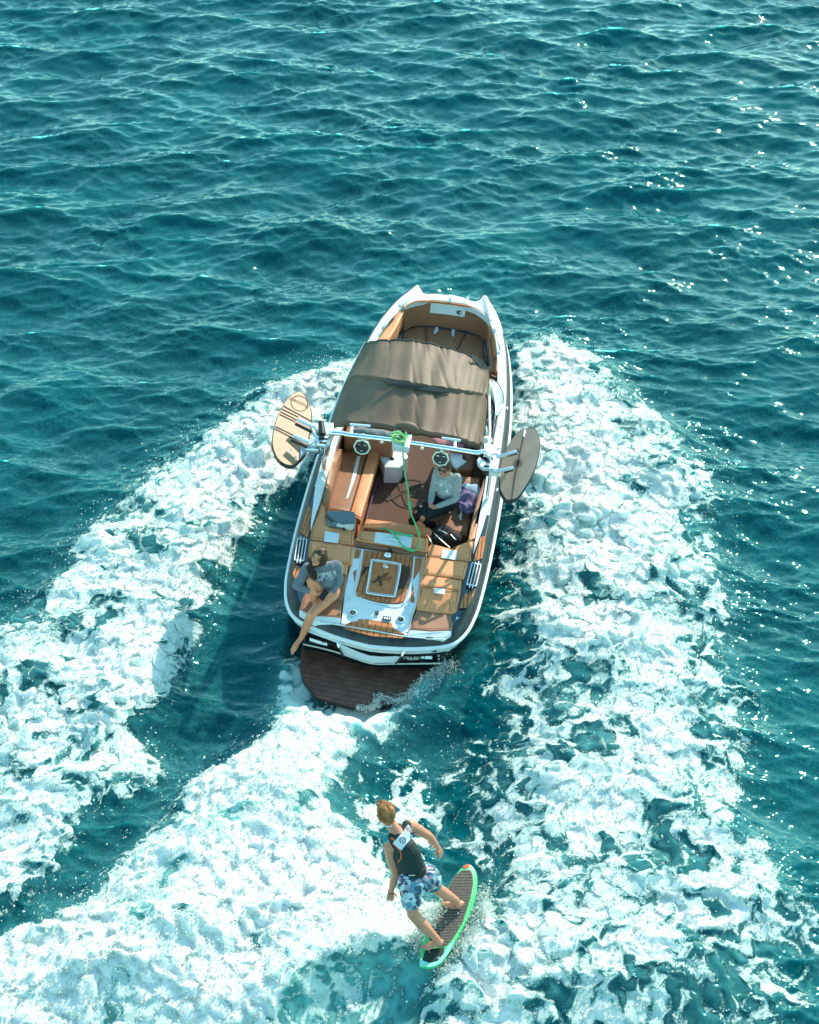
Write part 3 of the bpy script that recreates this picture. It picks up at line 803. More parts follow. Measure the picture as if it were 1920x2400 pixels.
cb = cushion('corner_bolster', D3, [(885, 895), (942, 905), (930, 1100), (900, 1290), (935, 1400), (1240, 1475), (1505, 1455), (1478, 1705), (1200, 1672), (930, 1638), (680, 1600), (700, 1400), (800, 1160)], .84, M['tan'], th=.32, puff=.02, bevel=.035)
inlay('white_patch', D3, [(957, 1445), (1222, 1492), (1195, 1672), (935, 1636)], .868, M['print'], cb)
# --- sole pads and hidden consoles ahead of the tower
cushion('console_top', D4, [(345, 455), (480, 445), (760, 455), (850, 470), (905, 600), (880, 640), (830, 620), (830, 720), (770, 770), (545, 765), (530, 700), (480, 640), (485, 500)], .50, M['white'], th=.30, puff=.004, bevel=.03)
tube('drink_hole', [D4(655, 638, .503), D4(655, 638, .512)], .030, M['rubber'], boat, seg=20)
cushion('helm_pedestal', G1, [(820, 140), (1040, 175), (1035, 260), (1105, 290), (1090, 320), (960, 400), (930, 430), (880, 400), (850, 300)], .55, M['white'], th=.34, puff=.004, bevel=.03)
cushion('helm_seat', G1, [(1060, 175), (1260, 205), (1250, 300), (1200, 440), (1000, 450), (950, 410), (1100, 300)], .50, M['seat'], th=.2, puff=.02, bevel=.03)
# --- starboard bench
cushion('seat_cushion', G1, [(990, 540), (1340, 575), (1300, 800), (1180, 1240), (1120, 1560), (820, 1480), (640, 1400), (700, 1150), (850, 1000)], .56, M['seat'], th=.13)
slab('seat_base', poly(G1, [(1000, 560), (1330, 590), (1290, 800), (1100, 1600), (640, 1420), (720, 1100), (860, 980)], .43), .25, M['seat'], boat, bevel=.01)
cushion('backrest', G1, [(1440, 520), (1470, 520), (1420, 720), (1290, 1180), (1180, 1640), (1120, 1660), (1190, 1300), (1300, 880), (1400, 590)], .86, M['seat'], th=.3, puff=.015, bevel=.03)
cushion('backrest', D6, [(455, 400), (478, 410), (440, 610), (330, 668), (395, 520)], .87, M['tan'], th=.3, puff=.012, bevel=.02)
cb = cushion('corner_bolster', S5, [(865, 185), (945, 205), (1085, 245), (1215, 262), (1290, 180), (1385, 125), (1345, 385), (1160, 365), (830, 325), (835, 215)], .84, M['tan'], th=.3, puff=.02, bevel=.035)
inlay('white_patch', S5, [(1003, 236), (1178, 258), (1160, 366), (985, 340)], .866, M['print'], cb)
# --- aft bench between the corners (backrest lip, headrest pad with white handle patch)
cushion('bench_lip', C2, [(625, 615), (800, 640), (1010, 672), (1033, 690), (1020, 715), (985, 722), (800, 700), (605, 675)], .66, M['tan'], th=.42, puff=.01, bevel=.02)
hp = cushion('headrest', C2, [(580, 688), (780, 705), (1005, 738), (1000, 815), (760, 778), (565, 745)], .86, M['tan'], th=.16, puff=.012)
inlay('white_patch', C2, [(682, 697), (905, 727), (895, 797), (670, 760)], .877, M['print'], hp)
tube('grab_handle', smooth_path([C2(745, 742, .886), C2(770, 738, .900), C2(800, 744, .900), C2(832, 756, .886)], 3), .010, M['alu'], boat, seg=8, flat=.7)
cushion('sunpad_edge', C2, [(562, 750), (760, 782), (1000, 818), (996, 850), (800, 812), (555, 775)], .83, M['seat'], th=.14, puff=.006, bevel=.012)
# --- port stern seat (back, pads, white front edge)
cushion('stern_pad', C3, [(266, 82), (430, 100), (586, 128), (570, 255), (400, 215), (250, 190)], .84, M['tan'], th=.2, puff=.012)
cushion('stern_headrest', C3, [(330, 215), (545, 255), (535, 330), (320, 300)], .82, M['tan'], th=.2, puff=.01)
cushion('stern_backrest', C3, [(280, 300), (535, 335), (505, 520), (240, 440)], [.84, .84, .74, .74], M['seat'], th=.10, puff=.01)
cushion('stern_seat', C3, [(235, 430), (505, 515), (487, 640), (300, 625), (190, 580)], .725, M['seat'], th=.12, puff=.008)
slab('seat_edge', poly(C3, [(190, 578), (300, 622), (487, 638), (485, 690), (295, 660), (190, 600)], [.725, .725, .725, .70, .70, .70]), .12, M['white'], boat, bevel=.015)
# --- starboard stern seat
cushion('stern_pad', S5, [(775, 325), (905, 340), (1160, 375), (1310, 392), (1260, 590), (1000, 560), (745, 535)], .84, M['tan'], th=.2, puff=.012)
cushion('stern_headrest', S5, [(750, 543), (980, 575), (1232, 612), (1220, 728), (960, 700), (730, 668)], .83, M['tan'], th=.16, puff=.012)
bk = cushion('stern_backrest', S5, [(730, 675), (960, 705), (1215, 735), (1170, 1015), (900, 985), (692, 960)], [.83, .83, .83, .74, .74, .74], M['tan'], th=.10, puff=.008)
inlay('white_patch', S5, [(908, 697), (1036, 712), (1026, 776), (898, 758)], [.852, .852, .84, .84], M['print'], bk)
for a, b in (((830, 830), (795, 930)), ((1085, 865), (1095, 960))):
    tube('stitching', [S5(*a, .81), S5(*b, .78)], .003, M['seam'], bk, seg=5)
cushion('stern_seat', S5, [(690, 965), (900, 990), (1165, 1020), (1112, 1205), (850, 1215), (608, 1195)], .725, M['seat'], th=.12, puff=.008)
slab('seat_edge', poly(S5, [(608, 1192), (860, 1215), (1115, 1202), (1105, 1255), (1020, 1295), (820, 1292), (596, 1265)], [.725] * 3 + [.70] * 4), .12, M['white'], boat, bevel=.015)
inlay('latch', S5, [(805, 1280), (895, 1285), (890, 1294), (800, 1290)], .712, M['grey'], boat)

# --- stern walkway: teak, hatch, white step moulding
step = slab('walkway_moulding', poly(C3, [(585, 130), (800, 160), (1085, 200), (1060, 420), (1030, 560), (1000, 640), (978, 775), (760, 742), (490, 692), (505, 560), (520, 420), (560, 250)], [.80] * 3 + [.78, .74, .71, .69, .69, .69, .73, .78, .80]), .3, M['white'], boat, bevel=.015)
def zc3(x, y):
    t = (y - (130 + (x - 585) * .14)) / 560.0
    return .80 - .11 * max(0, min(1, (t - .15) / .75)) + .006
def polyz(c, pts, dz=0): return np.array([c(p[0], p[1], zc3(*p) + dz) for p in pts])
aft = BOAT.at(C3.x0 + 640 / C3.k, C3.y0 + 150 / C3.k, .8) - BOAT.at(C3.x0 + 585 / C3.k, C3.y0 + 480 / C3.k, .72)
fwd = (0.0, 1.0)
mid = slab('teak_panel', polyz(C3, [(652, 150), (830, 165), (1015, 200), (1000, 340), (945, 530), (860, 540), (755, 530), (600, 488), (592, 470), (622, 330)], .004), .01, M['seam'], boat, bevel=.002)
planks(mid, polyz(C3, [(655, 153), (830, 168), (1012, 203), (997, 340), (942, 527), (860, 537), (755, 527), (603, 486), (596, 470), (625, 330)], .006), (0.03, 1), .062, M['teak'], lift=.004, m2=M['teak2'], pick=lambda i: i < 2)  # two port planks paler: sunlight on them put into the colour
sp = slab('teak_panel', polyz(C3, [(597, 140), (635, 148), (600, 330), (575, 470), (540, 470), (562, 300)], .004), .012, M['teak'], boat, bevel=.003)
sp2 = slab('teak_panel', polyz(C3, [(1030, 205), (1075, 210), (1050, 400), (1018, 535), (990, 520), (1010, 380)], .004), .012, M['teak'], boat, bevel=.003)
for pts in ([(650, 152), (622, 330), (588, 470), (600, 492), (755, 535), (945, 535), (1005, 340), (1020, 203)],):
    tube('walkway_trim', smooth_path(polyz(C3, pts, .010), 4), .008, M['print'], boat, seg=6)
for pts in ([(590, 134), (562, 280), (530, 440), (512, 560), (492, 690)], [(1083, 203), (1062, 420), (1030, 560), (1003, 640), (978, 772)]):
    tube('panel_edge', smooth_path(polyz(C3, pts, .006), 4), .007, M['cream'], boat, seg=6)
lid = [(728, 222), (900, 247), (918, 265), (910, 340), (882, 470), (862, 487), (700, 466), (676, 450), (690, 370), (710, 240)]
hatch = slab('hatch_lid', polyz(C3, lid, .020), .012, M['teak'], boat, bevel=.004)
tube('hatch_frame', smooth_path(polyz(C3, lid, .026), 4, True), .011, M['white'], boat, seg=8, closed=True, flat=.6)
tube('hatch_seal', smooth_path(polyz(C3, [(735, 232), (895, 257), (905, 270), (898, 338), (872, 466), (858, 475), (705, 455), (688, 445), (700, 372), (718, 250)], .028), 4, True), .004, M['cast'], hatch, seg=6, closed=True)
for q in ((828, 196, 27), (812, 275, 20)):
    rr = q[2] / C3.k / 190
    V, F = lathe_geo(C3(q[0], q[1], zc3(q[0], q[1]) + .006), [(rr, 0), (rr, .022), (rr * .86, .028), (rr * .8, .022), (rr * .35, .022), (rr * .3, .032), (.001, .034)], 24)
    mesh_obj('deck_fitting', V, F, M['chrome'], boat, smooth=True)
tube('tow_hook', [C3(848, 165, .80), C3(846, 150, .84), C3(838, 142, .86)], [.022, .024, .012], M['rubber'], boat, seg=12)
lp = slab('lower_teak', poly(C3, [(628, 645), (790, 668), (855, 680), (870, 715), (950, 762), (800, 742), (510, 700), (560, 672), (600, 668)], .701), .012, M['seam'], boat, bevel=.003)
planks(lp, poly(C3, [(628, 645), (790, 668), (855, 680), (870, 715), (948, 760), (800, 740), (512, 698), (560, 672), (600, 668)], .704), (0.03, 1), .075, M['teak'], m2=M['teak2'], pick=lambda i: i in (2, 3))
lp = slab('lower_teak', poly(C3, [(505, 703), (780, 745), (960, 772), (935, 792), (715, 775), (540, 730)], .690), .012, M['seam'], boat, bevel=.003)
planks(lp, poly(C3, [(508, 706), (780, 748), (955, 774), (933, 790), (715, 773), (542, 728)], .692), (0.03, 1), .075, M['teak'])
tube('trim_strip', smooth_path(poly(C3, [(330, 672), (490, 694), (740, 737), (975, 777), (1250, 797)], .70), 3), .008, M['print'], boat, seg=6)
for q, zz in (((576, 604), .735), ((922, 653), .715)):
    cc = C3(q[0], q[1], zz)
    V, F = lathe_geo(cc, [(.052, -.002), (.052, .006), (.040, .007), (.036, -.002), (.034, -.004)], 28)
    h = mesh_obj('cup_holder', V, F, M['chrome'], boat, smooth=True)
    V, F = lathe_geo(cc, [(.036, .0085), (.030, .0095), (.001, .0095)], 24)
    mesh_obj('cup_well', V, F, M['rubber'], h, smooth=True)
inlay('drain_plug', C3, [(738, 590), (765, 592), (763, 614), (737, 612)], .745, M['grey'], boat, th=.02)
kp = slab('control_pad', poly(C3, [(795, 625), (855, 632), (853, 658), (792, 650)], .735), .02, M['rubber'], boat, bevel=.006)
for k in range(3):
    inlay('button', C3, [(802 + 17 * k, 633 + 2 * k), (813 + 17 * k, 634 + 2 * k), (811 + 17 * k, 650 + 2 * k), (800 + 17 * k, 648 + 2 * k)], .741, M['cast'], kp, bevel=.001)
for pts in ([(512, 520), (545, 470), (572, 466), (575, 490), (545, 540), (512, 572)], [(955, 540), (975, 528), (1003, 545), (1000, 600), (985, 612), (962, 575)]):
    P = np.array([C3(p[0], p[1], zc3(*p) + .012) for p in pts])
    g = slab('speaker_pod', P, .03, M['white'], boat, bevel=.006)
    c = P.mean(0); Q = c + (P - c) * .6; Q[:, 2] += .006
    slab('pod_grille', Q, .008, M['cast'], g, bevel=.002)

# --- side decks aft: navy strip with louvre vents and teak pads, white gunwale caps ahead
def side_pad(c, pts, z, d, w_):
    P = poly(c, pts, z)
    b = slab('step_pad', P, .015, M['seam'], boat, bevel=.003)
    planks(b, c_shrink(P, .004), d, w_, M['teak2'], gap=.008, lift=.005)
dirp = (0.02, 1)
side_pad(D3, [(668, 945), (725, 990), (640, 1560), (625, 1580), (500, 1470), (560, 1260), (600, 1110)], .865, (.05, 1), .045)
side_pad(C3, [(148, 235), (205, 290), (160, 385), (142, 330)], .79, (.1, 1), .04)
side_pad(D6, [(545, 505), (605, 488), (590, 640), (545, 895), (410, 940), (440, 840), (500, 650)], .865, (-.05, 1), .045)
side_pad(D6, [(290, 1355), (447, 1300), (430, 1400), (330, 1585), (222, 1590)], .79, (-.1, 1), .045)
def vent(a, b, across, z):
    """louvre set between photo points a and b (ends of its long axis)"""
    A, B = PX(*a, z), PX(*b, z); L_ = B - A; L_ /= np.linalg.norm(L_); W_ = np.cross([0, 0, 1], L_); W_ /= np.linalg.norm(W_)
    ln = np.linalg.norm(B - A)
    bed = slab('vent', [A + W_ * across, B + W_ * across, B - W_ * across, A - W_ * across], .012, M['rubber'], boat, bevel=.004)
    for k in range(4):
        o = (k - 1.5) * across * .62
        e = .0 if k in (0, 3) else -.045
        V, F = box_geo((A + B) / 2 + W_ * o + np.array([0, 0, .012]), (ln / 2 - e - .02, .007, .010), np.array([L_, W_, [0, 0, 1]]))
        mesh_obj('louvre', V, F, M['cast'], bed, bevel=.003, seg=1)
    for t in (.06, .94):
        V, F = box_geo(A + (B - A) * t + np.array([0, 0, .010]), (.010, across * 1.02, .008), np.array([L_, W_, [0, 0, 1]]))
        mesh_obj('louvre_end', V, F, M['cast'], bed, bevel=.003, seg=1)
vent((640 + 213 / 3.08, 1240 + 65 / 3.08), (640 + 186 / 3.08, 1240 + 240 / 3.08), .062, .835)
vent((1040 + 466 / 5.99, 1160 + 955 / 5.99), (1040 + 385 / 5.99, 1160 + 1295 / 5.99), .062, .835)
ck = slab('cleat_plate', poly(D6, [(205, 1600), (260, 1590), (325, 1635), (290, 1670), (215, 1735), (168, 1755), (180, 1680)], .745), .02, M['cast'], boat, bevel=.01)
inlay('cleat_well', D6, [(228, 1632), (262, 1622), (288, 1640), (262, 1668), (222, 1690)], .752, M['rubber'], ck)
cap_l = poly(D3, [(905, -60), (850, 300), (800, 520), (755, 800), (700, 1250), (690, 1430), (700, 1400), (780, 1150), (880, 870), (960, 560), (1040, 250), (1115, -60)], .885)
slab('gunwale_cap', cap_l, .05, M['white'], boat, bevel=.01)
cap_r = poly(D6, [(775, -100), (700, 0), (600, 290), (545, 480), (430, 790), (412, 810), (430, 690), (478, 430), (500, 300), (545, 90), (590, -100)], .885)
slab('gunwale_cap', cap_r, .05, M['white'], boat, bevel=.01)

# --- transom: white panel with grab handles, dark corners, stickers, exhaust slot
tp = np.array([D5(*p) for p in [(240, 85, .50), (520, 160, .53), (820, 200, .54), (1060, 208, .54), (1480, 215, .53), (1700, 90, .50), (1540, 262, .42), (1130, 290, .40), (1050, 370, .27), (820, 370, .26), (575, 290, .28), (520, 190, .42)]])
front = tp + np.array([0, .06, 0])
V = np.vstack([tp, front]); n = len(tp)
mesh_obj('transom_panel', V, [list(range(n)), list(range(n, 2 * n))[::-1]] + [(i, (i + 1) % n, n + (i + 1) % n, n + i) for i in range(n)], M['white'], boat, bevel=.006)
tube('transom_lip', smooth_path([D5(*p) for p in [(195, 195, .27), (400, 240, .26), (575, 292, .26), (820, 372, .24), (1040, 376, .25), (1300, 374, .25), (1470, 372, .27)]], 3), .010, M['cream'], boat, seg=6)
for a, b, c_ in (((520, 150, .55), (530, 200, .50), (570, 290, .30)), ((1135, 240, .54), (1110, 285, .46), (1050, 360, .28))):
    tube('transom_handle', smooth_path([D5(*a) - [0, .0, 0], D5(*b) - [0, .03, 0], D5(*c_) - [0, .02, 0]], 4), .017, M['chrome'], boat, seg=10, flat=.6)
# --- swim platform: dark wet planks
pp = poly(D5, [(190, 205), (400, 245), (700, 330), (1000, 350), (1480, 372), (1350, 490), (1200, 630), (1060, 740), (860, 790), (680, 788), (500, 742), (320, 692), (205, 550), (165, 400)], .10)
plat = slab('swim_platform', pp, .06, M['wetseam'], boat, bevel=.012)
planks(plat, c_shrink(pp, .012), (1, -.02), .075, M['wetdeck'], gap=.005, th=.008, lift=.006)
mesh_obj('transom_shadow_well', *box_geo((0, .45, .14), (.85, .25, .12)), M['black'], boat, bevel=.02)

# ------------------------------------------------------------------ bow lounge
def ribbon(name, A, B, th, m, parent, aft=True, n=4, **k):
    """upright upholstery between a top line A and a lower line B, thickened"""
    A = smooth_path(A, n); B = smooth_path(B, n); c = len(A)
    rows = [A + (0, .06, 0), A, (A * .5 + B * .5) + [0, -.02, 0], B, B + (0, .06, 0)]
    V = np.vstack(rows); F = []
    for j in range(4):
        for i in range(c - 1): F.append((j * c + i, j * c + i + 1, (j + 1) * c + i + 1, (j + 1) * c + i))
    return mesh_obj(name, V, F, m, parent, smooth=True, angle=60, **k)
bt = [(418, 345), (440, 322), (560, 275), (720, 282), (900, 298), (1150, 330), (1300, 398), (1385, 480)]
bb = [(415, 610), (455, 582), (555, 547), (720, 548), (900, 572), (1100, 606), (1270, 655), (1332, 705)]
bow_back = ribbon('bow_backrest', [D1(*p, .99) for p in bt], [D1(*p, .60) for p in bb], .05, M['seat'], boat)
tube('backrest_piping', smooth_path([D1(p[0], p[1] - 6, 1.03) for p in bt], 4), .016, M['tan'], boat, seg=8)
def on_back(x, y, d=.012):
    t = (y - (282 + (x - 720) * .13)) / 270.0
    q = D1(x, y, .99 - .39 * t + .0); return q + np.array([0, -d - .02 * (1 - abs(2 * t - 1)), .01])
wp = mesh_obj('white_patch', [on_back(*p) for p in [(720, 284), (915, 305), (1112, 338), (1108, 390), (1100, 440), (905, 410), (710, 390), (715, 340)]], [range(8)], M['print'], boat)
for a, b in (((1008, 388), (1062, 372)), ((1015, 368), (1040, 402))):
    tube('logo_stroke', [on_back(*a, .022), on_back(*b, .022)], .006, M['ink'], wp, seg=4)
tube('logo_ring', [on_back(1042 + 20 * math.cos(t), 388 + 20 * math.sin(t), .022) for t in np.linspace(0, 6.0, 16)], .004, M['ink'], wp, seg=4)
cushion('bow_cushion', D1, [(405, 625), (455, 586), (555, 552), (652, 552), (668, 770), (640, 1000), (330, 960), (360, 750)], .59, M['seat'], th=.12)
mc = cushion('bow_cushion', D1, [(660, 552), (900, 578), (1112, 614), (1050, 735), (1000, 830), (980, 1000), (650, 990), (672, 770)], .59, M['seat'], th=.12)
cushion('bow_cushion', D1, [(1118, 618), (1275, 665), (1325, 708), (1335, 930), (1330, 1060), (990, 1020), (1008, 830), (1056, 740)], .59, M['seat'], th=.12)
inlay('white_stripe', D1, [(768, 556), (804, 560), (800, 600), (765, 636), (752, 630)], .612, M['print'], mc)
inlay('white_stripe', D1, [(955, 582), (992, 586), (982, 640), (975, 670), (952, 640)], .612, M['print'], mc)
cushion('bow_side_pad', D1, [(375, 350), (405, 345), (418, 372), (335, 560), (245, 712), (60, 730), (110, 665), (200, 590), (290, 480)], .98, M['tan'], th=.3, puff=.01, bevel=.02)
for pts in ([(1368, 482), (1394, 485), (1418, 612), (1400, 628), (1380, 560)], [(1408, 640), (1436, 645), (1476, 838), (1440, 842)], [(1452, 862), (1490, 868), (1506, 1060), (1450, 1062)]):
    cushion('bow_side_pad', D1, pts, .98, M['tan'], th=.12, puff=.008, bevel=.012)
slab('bow_side_panel', poly(D1, [(1350, 640), (1375, 560), (1405, 640), (1450, 860), (1450, 1060), (1400, 1060), (1370, 800)], .86), .5, M['seat'], boat, bevel=.02)
cp = slab('bow_console', poly(D1, [(1308, 748), (1352, 640), (1395, 800), (1405, 965), (1345, 972)], .72), .3, M['navy'], boat, bevel=.015)
slab('bow_step', poly(D1, [(1360, 985), (1440, 985), (1450, 1055), (1370, 1045)], .86), .5, M['seat'], boat, bevel=.03)
for q in ((1372, 893), (1372, 950)):
    V, F = lathe_geo(D1(*q, .725), [(.042, -.002), (.042, .008), (.034, .008), (.030, .002), (.001, .002)], 20)
    mesh_obj('cup_holder', V, F, M['rubber'], cp, smooth=True)
pc = slab('bow_console', poly(D1, [(405, 462), (412, 600), (372, 712), (255, 706), (300, 605), (360, 500)], .70), .4, M['navy'], boat, bevel=.015)
V, F = lathe_geo(D1(345, 605, .705), [(.07, 0), (.07, .014), (.055, .016), (.04, .006), (.02, .012), (.001, .014)], 24)
mesh_obj('bow_speaker', V, F, M['rubber'], pc, smooth=True)
tube('grab_rail', smooth_path([D1(165, 582, 1.06), D1(200, 545, 1.09), D1(270, 455, 1.09), D1(345, 385, 1.06)], 4), .016, M['alu'], boat, seg=8)
tube('grab_rail', smooth_path([D1(1440, 570, 1.04), D1(1452, 600, 1.08), D1(1485, 740, 1.08), D1(1500, 830, 1.03)], 4), .016, M['alu'], boat, seg=8)
slab('anchor_locker', poly(D1, [(785, 200), (950, 190), (1112, 228), (1140, 300), (900, 268), (712, 248)], 1.075), .05, M['white'], boat, bevel=.015)
slab('locker_step', poly(D1, [(705, 252), (900, 268), (1148, 306), (1148, 322), (900, 284), (705, 266)], 1.065), .03, M['teak2'], boat, bevel=.004)
tube('bow_cleat', [D1(948, 250, 1.09), D1(945, 228, 1.10), D1(946, 208, 1.09)], [.012, .018, .012], M['chrome'], boat, seg=10)
# raised tips of the bow
for sgn in (-1, 1):
    V = [(sgn * .47, 6.50, 1.04), (sgn * .56, 6.52, 1.05), (sgn * .72, 6.15, 1.05), (sgn * .66, 6.08, 1.06), (sgn * .51, 6.655, 1.09), (sgn * .60, 6.30, 1.10)]
    mesh_obj('bow_tip', V, [(0, 4, 5, 3), (4, 1, 2, 5), (0, 1, 4), (3, 5, 2), (0, 3, 2, 1)], M['white'], boat, bevel=.012)

# ------------------------------------------------------------------ helm and windscreen
slab('dashboard', poly(D2, [(455, 900), (600, 968), (640, 1180), (600, 1400), (560, 1640), (380, 1600), (200, 1500), (250, 900)], [.86] * 8), .35, M['dash'], boat, bevel=.02)
dp = slab('instrument_panel', poly(D2, [(535, 980), (600, 975), (622, 1180), (585, 1330), (525, 1290)], .885), .02, M['dash'], boat, bevel=.005)
for pts in ([(540, 990), (575, 1010), (545, 1110)], [(580, 1090), (620, 1160), (590, 1320), (535, 1270), (580, 1090)], [(425, 1225), (480, 1250), (580, 1330)], [(425, 1255), (480, 1280), (580, 1350)]):
    tube('dash_trim', [D2(p[0], p[1], .893) for p in pts], .0035, M['cast'], dp, seg=5)
tube('throttle', [D2(455, 1370, 1.0), D2(470, 1440, .95), D2(475, 1560, .88)], [.020, .014, .03], M['chrome'], boat, seg=10)
V, F = tube_geo([D2(330 + 70 * math.cos(t), 1330 + 90 * math.sin(t), .97 + .05 * math.sin(t)) for t in np.linspace(0, 2 * math.pi, 28)[:-1]], .014, 8, True)
mesh_obj('steering_wheel', V, F, M['rubber'], boat, smooth=True)
slab('dash_cowl', poly(D2, [(300, 560), (520, 590), (600, 570), (680, 640), (745, 790), (750, 985), (660, 1100), (630, 1000), (590, 860), (540, 760), (300, 700)], .965), .09, M['white'], boat, bevel=.03)
ws_base = smooth_path([D2(*p, .97) for p in [(300, 500), (530, 525), (620, 560), (700, 650), (755, 790), (772, 900), (765, 990)]], 4)
ws_top = smooth_path([D2(*p, 1.22) for p in [(300, 560), (500, 600), (560, 680), (600, 780), (625, 900), (640, 1040), (640, 1170)]], 4)
c = len(ws_base)
gl = bpy.data.materials.new('windscreen_glass'); gl.use_nodes = True
_b = gl.node_tree.nodes['Principled BSDF']; _b.inputs['Base Color'].default_value = (.80, .90, .90, 1); _b.inputs['Roughness'].default_value = .05
_b.inputs['Transmission Weight'].default_value = .75; _b.inputs['IOR'].default_value = 1.2
V = np.vstack([ws_base, ws_top, ws_base + (-.006, -.006, 0), ws_top + (-.006, -.006, 0)])
F = []
for i in range(c - 1):
    F += [(i, i + 1, c + i + 1, c + i), (2 * c + i, 3 * c + i, 3 * c + i + 1, 2 * c + i + 1), (c + i, c + i + 1, 3 * c + i + 1, 3 * c + i), (i, 2 * c + i, 2 * c + i + 1, i + 1)]
mesh_obj('windscreen', V, F, gl, boat, smooth=True, angle=60)
tube('windscreen_frame', ws_top, .013, M['alu'], boat, seg=8)
tube('windscreen_frame', [ws_base[-1], ws_top[-1]], .016, M['print'], boat, seg=8)
tube('windscreen_gasket', ws_base, .010, M['rubber'], boat, seg=6)
inlay('deck_vent', D2, [(560, 440), (655, 480), (630, 500), (555, 465)], .962, M['rubber'], boat, th=.02)
for q in ((795, 775, .94), (840, 1060, .93), (732, 1362, .92)):
    tube('deck_cleat', [D2(q[0], q[1] - 22, q[2] + .02), D2(q[0] - 5, q[1] + 22, q[2] + .02)], .012, M['chrome'], boat, seg=8)
slab('side_rail', poly(D2, [(640, 1190), (672, 1170), (660, 1300), (610, 1560), (590, 1680), (565, 1670), (600, 1450), (625, 1300)], .955), .05, M['rubber'], boat, bevel=.006)
# port side: console edge seen beside the canopy
slab('console_port', np.array([(-1.0, 3.45, .80), (-1.0, 4.2, .82), (-.35, 4.35, .82), (-.30, 3.45, .80)]), .5, M['seat'], boat, bevel=.05)

# ------------------------------------------------------------------ canopy
rows_px = [
    [(612, 462), (640, 415), (700, 397), (850, 394), (990, 411), (1150, 452), (1270, 502), (1340, 552)],
    [(570, 540), (610, 500), (700, 480), (850, 482), (990, 500), (1150, 540), (1265, 585), (1342, 630)],
    [(515, 650), (560, 598), (680, 603), (850, 628), (990, 650), (1150, 672), (1260, 690), (1332, 702)],
    [(475, 765), (525, 755), (670, 765), (850, 788), (990, 806), (1150, 830), (1245, 842), (1318, 845)],
    [(446, 862), (510, 850), (650, 855), (850, 886), (990, 906), (1150, 935), (1240, 962), (1303, 985)]]
zrow = [[1.42, 1.68, 1.90, 2.03, 2.07, 2.05, 1.97, 1.84], [1.32, 1.68, 1.95, 2.09, 2.13, 2.11, 2.02, 1.86], [1.28, 1.64, 1.97, 2.13, 2.17, 2.15, 2.06, 1.88], [1.26, 1.60, 1.92, 2.08, 2.12, 2.10, 2.01, 1.86], [1.28, 1.60, 1.90, 2.04, 2.08, 2.06, 1.98, 1.84]]
def fabric(name, ra, rb, nv, dz=0, skirt=True, seed=0, m=M['canvas']):
    nu = 150
    rows = []
    for j in range(ra, rb + 1):
        P = smooth_path([C1(*p, z_) for p, z_ in zip(rows_px[j], zrow[j])], 40)
        idx = np.linspace(0, len(P) - 1, nu); k = idx.astype(int); k1 = np.minimum(k + 1, len(P) - 1)
        rows.append(P[k] + (P[k1] - P[k]) * (idx - k)[:, None])
    grid = np.array([smooth_path([r[i] for r in rows], nv) for i in range(nu)])     # nu x n x 3
    n = grid.shape[1]
    u = np.linspace(0, 1, nu)[:, None]; v = np.linspace(0, 1, n)[None]
    g = np.random.default_rng(seed)
    wr = np.zeros((nu, n))
    for k in range(26):                              # creases run fore and aft, deepest at the seams
        c0 = g.uniform(0, 1); wd = g.uniform(.004, .016); sl = g.normal(0, .04); e = g.choice([0, 1]); L_ = g.uniform(.25, .8)
        fade = np.clip(1 - np.abs(v - e) / L_, 0, 1) ** 1.2
        wr -= g.uniform(.005, .018) * np.exp(-((u - c0 - sl * (v - .5)) / wd) ** 2) * fade
    wr += .010 * np.sin(u * 31 + 2 * v + seed) * np.sin(v * 3.1) + .006 * np.sin(u * 67 + 3 * v)
    wr -= .018 * np.sin(math.pi * v) * np.ones_like(u)
    grid[:, :, 2] += wr + dz
    if skirt:
        sk = [grid[:, -1] + (0, -.015, -.03), grid[:, -1] + (0, -.012, -.075)]
        grid = np.concatenate([grid] + [s_[:, None] for s_ in sk], 1); n += 2
    V = grid.reshape(-1, 3); F = [(i * n + j, (i + 1) * n + j, (i + 1) * n + j + 1, i * n + j + 1) for i in range(nu - 1) for j in range(n - 1)]
    o = mesh_obj(name, V, F, m, boat, smooth=True, angle=70)
    sm = o.modifiers.new('thickness', 'SOLIDIFY'); sm.thickness = .006
    return grid
gF = fabric('canopy_front', 0, 2, 16, dz=.02, seed=4)
gB = fabric('canopy_rear', 2, 4, 16, dz=-.015, seed=9)
slab('canopy_gap_shade', np.array([C1(x_, y_, z_) for x_, y_, z_ in [(735, 612, 2.10), (860, 625, 2.17), (1000, 652, 2.19), (1120, 674, 2.18), (1118, 690, 2.16), (1000, 680, 2.17), (870, 655, 2.15), (755, 640, 2.09)]]), .02, M['canvas_dk'], boat, bevel=.004)  # dark slab painting the shade in the gap under the ridge
slab('canopy_flap', np.array([D1(x_, y_, z_) for x_, y_, z_ in [(1168, 868, 2.08), (1240, 890, 2.06), (1320, 955, 2.0), (1362, 1036, 1.92), (1290, 1012, 1.97), (1235, 962, 2.02), (1192, 925, 2.06)]]), .015, M['canvas_dk'], boat, bevel=.003)
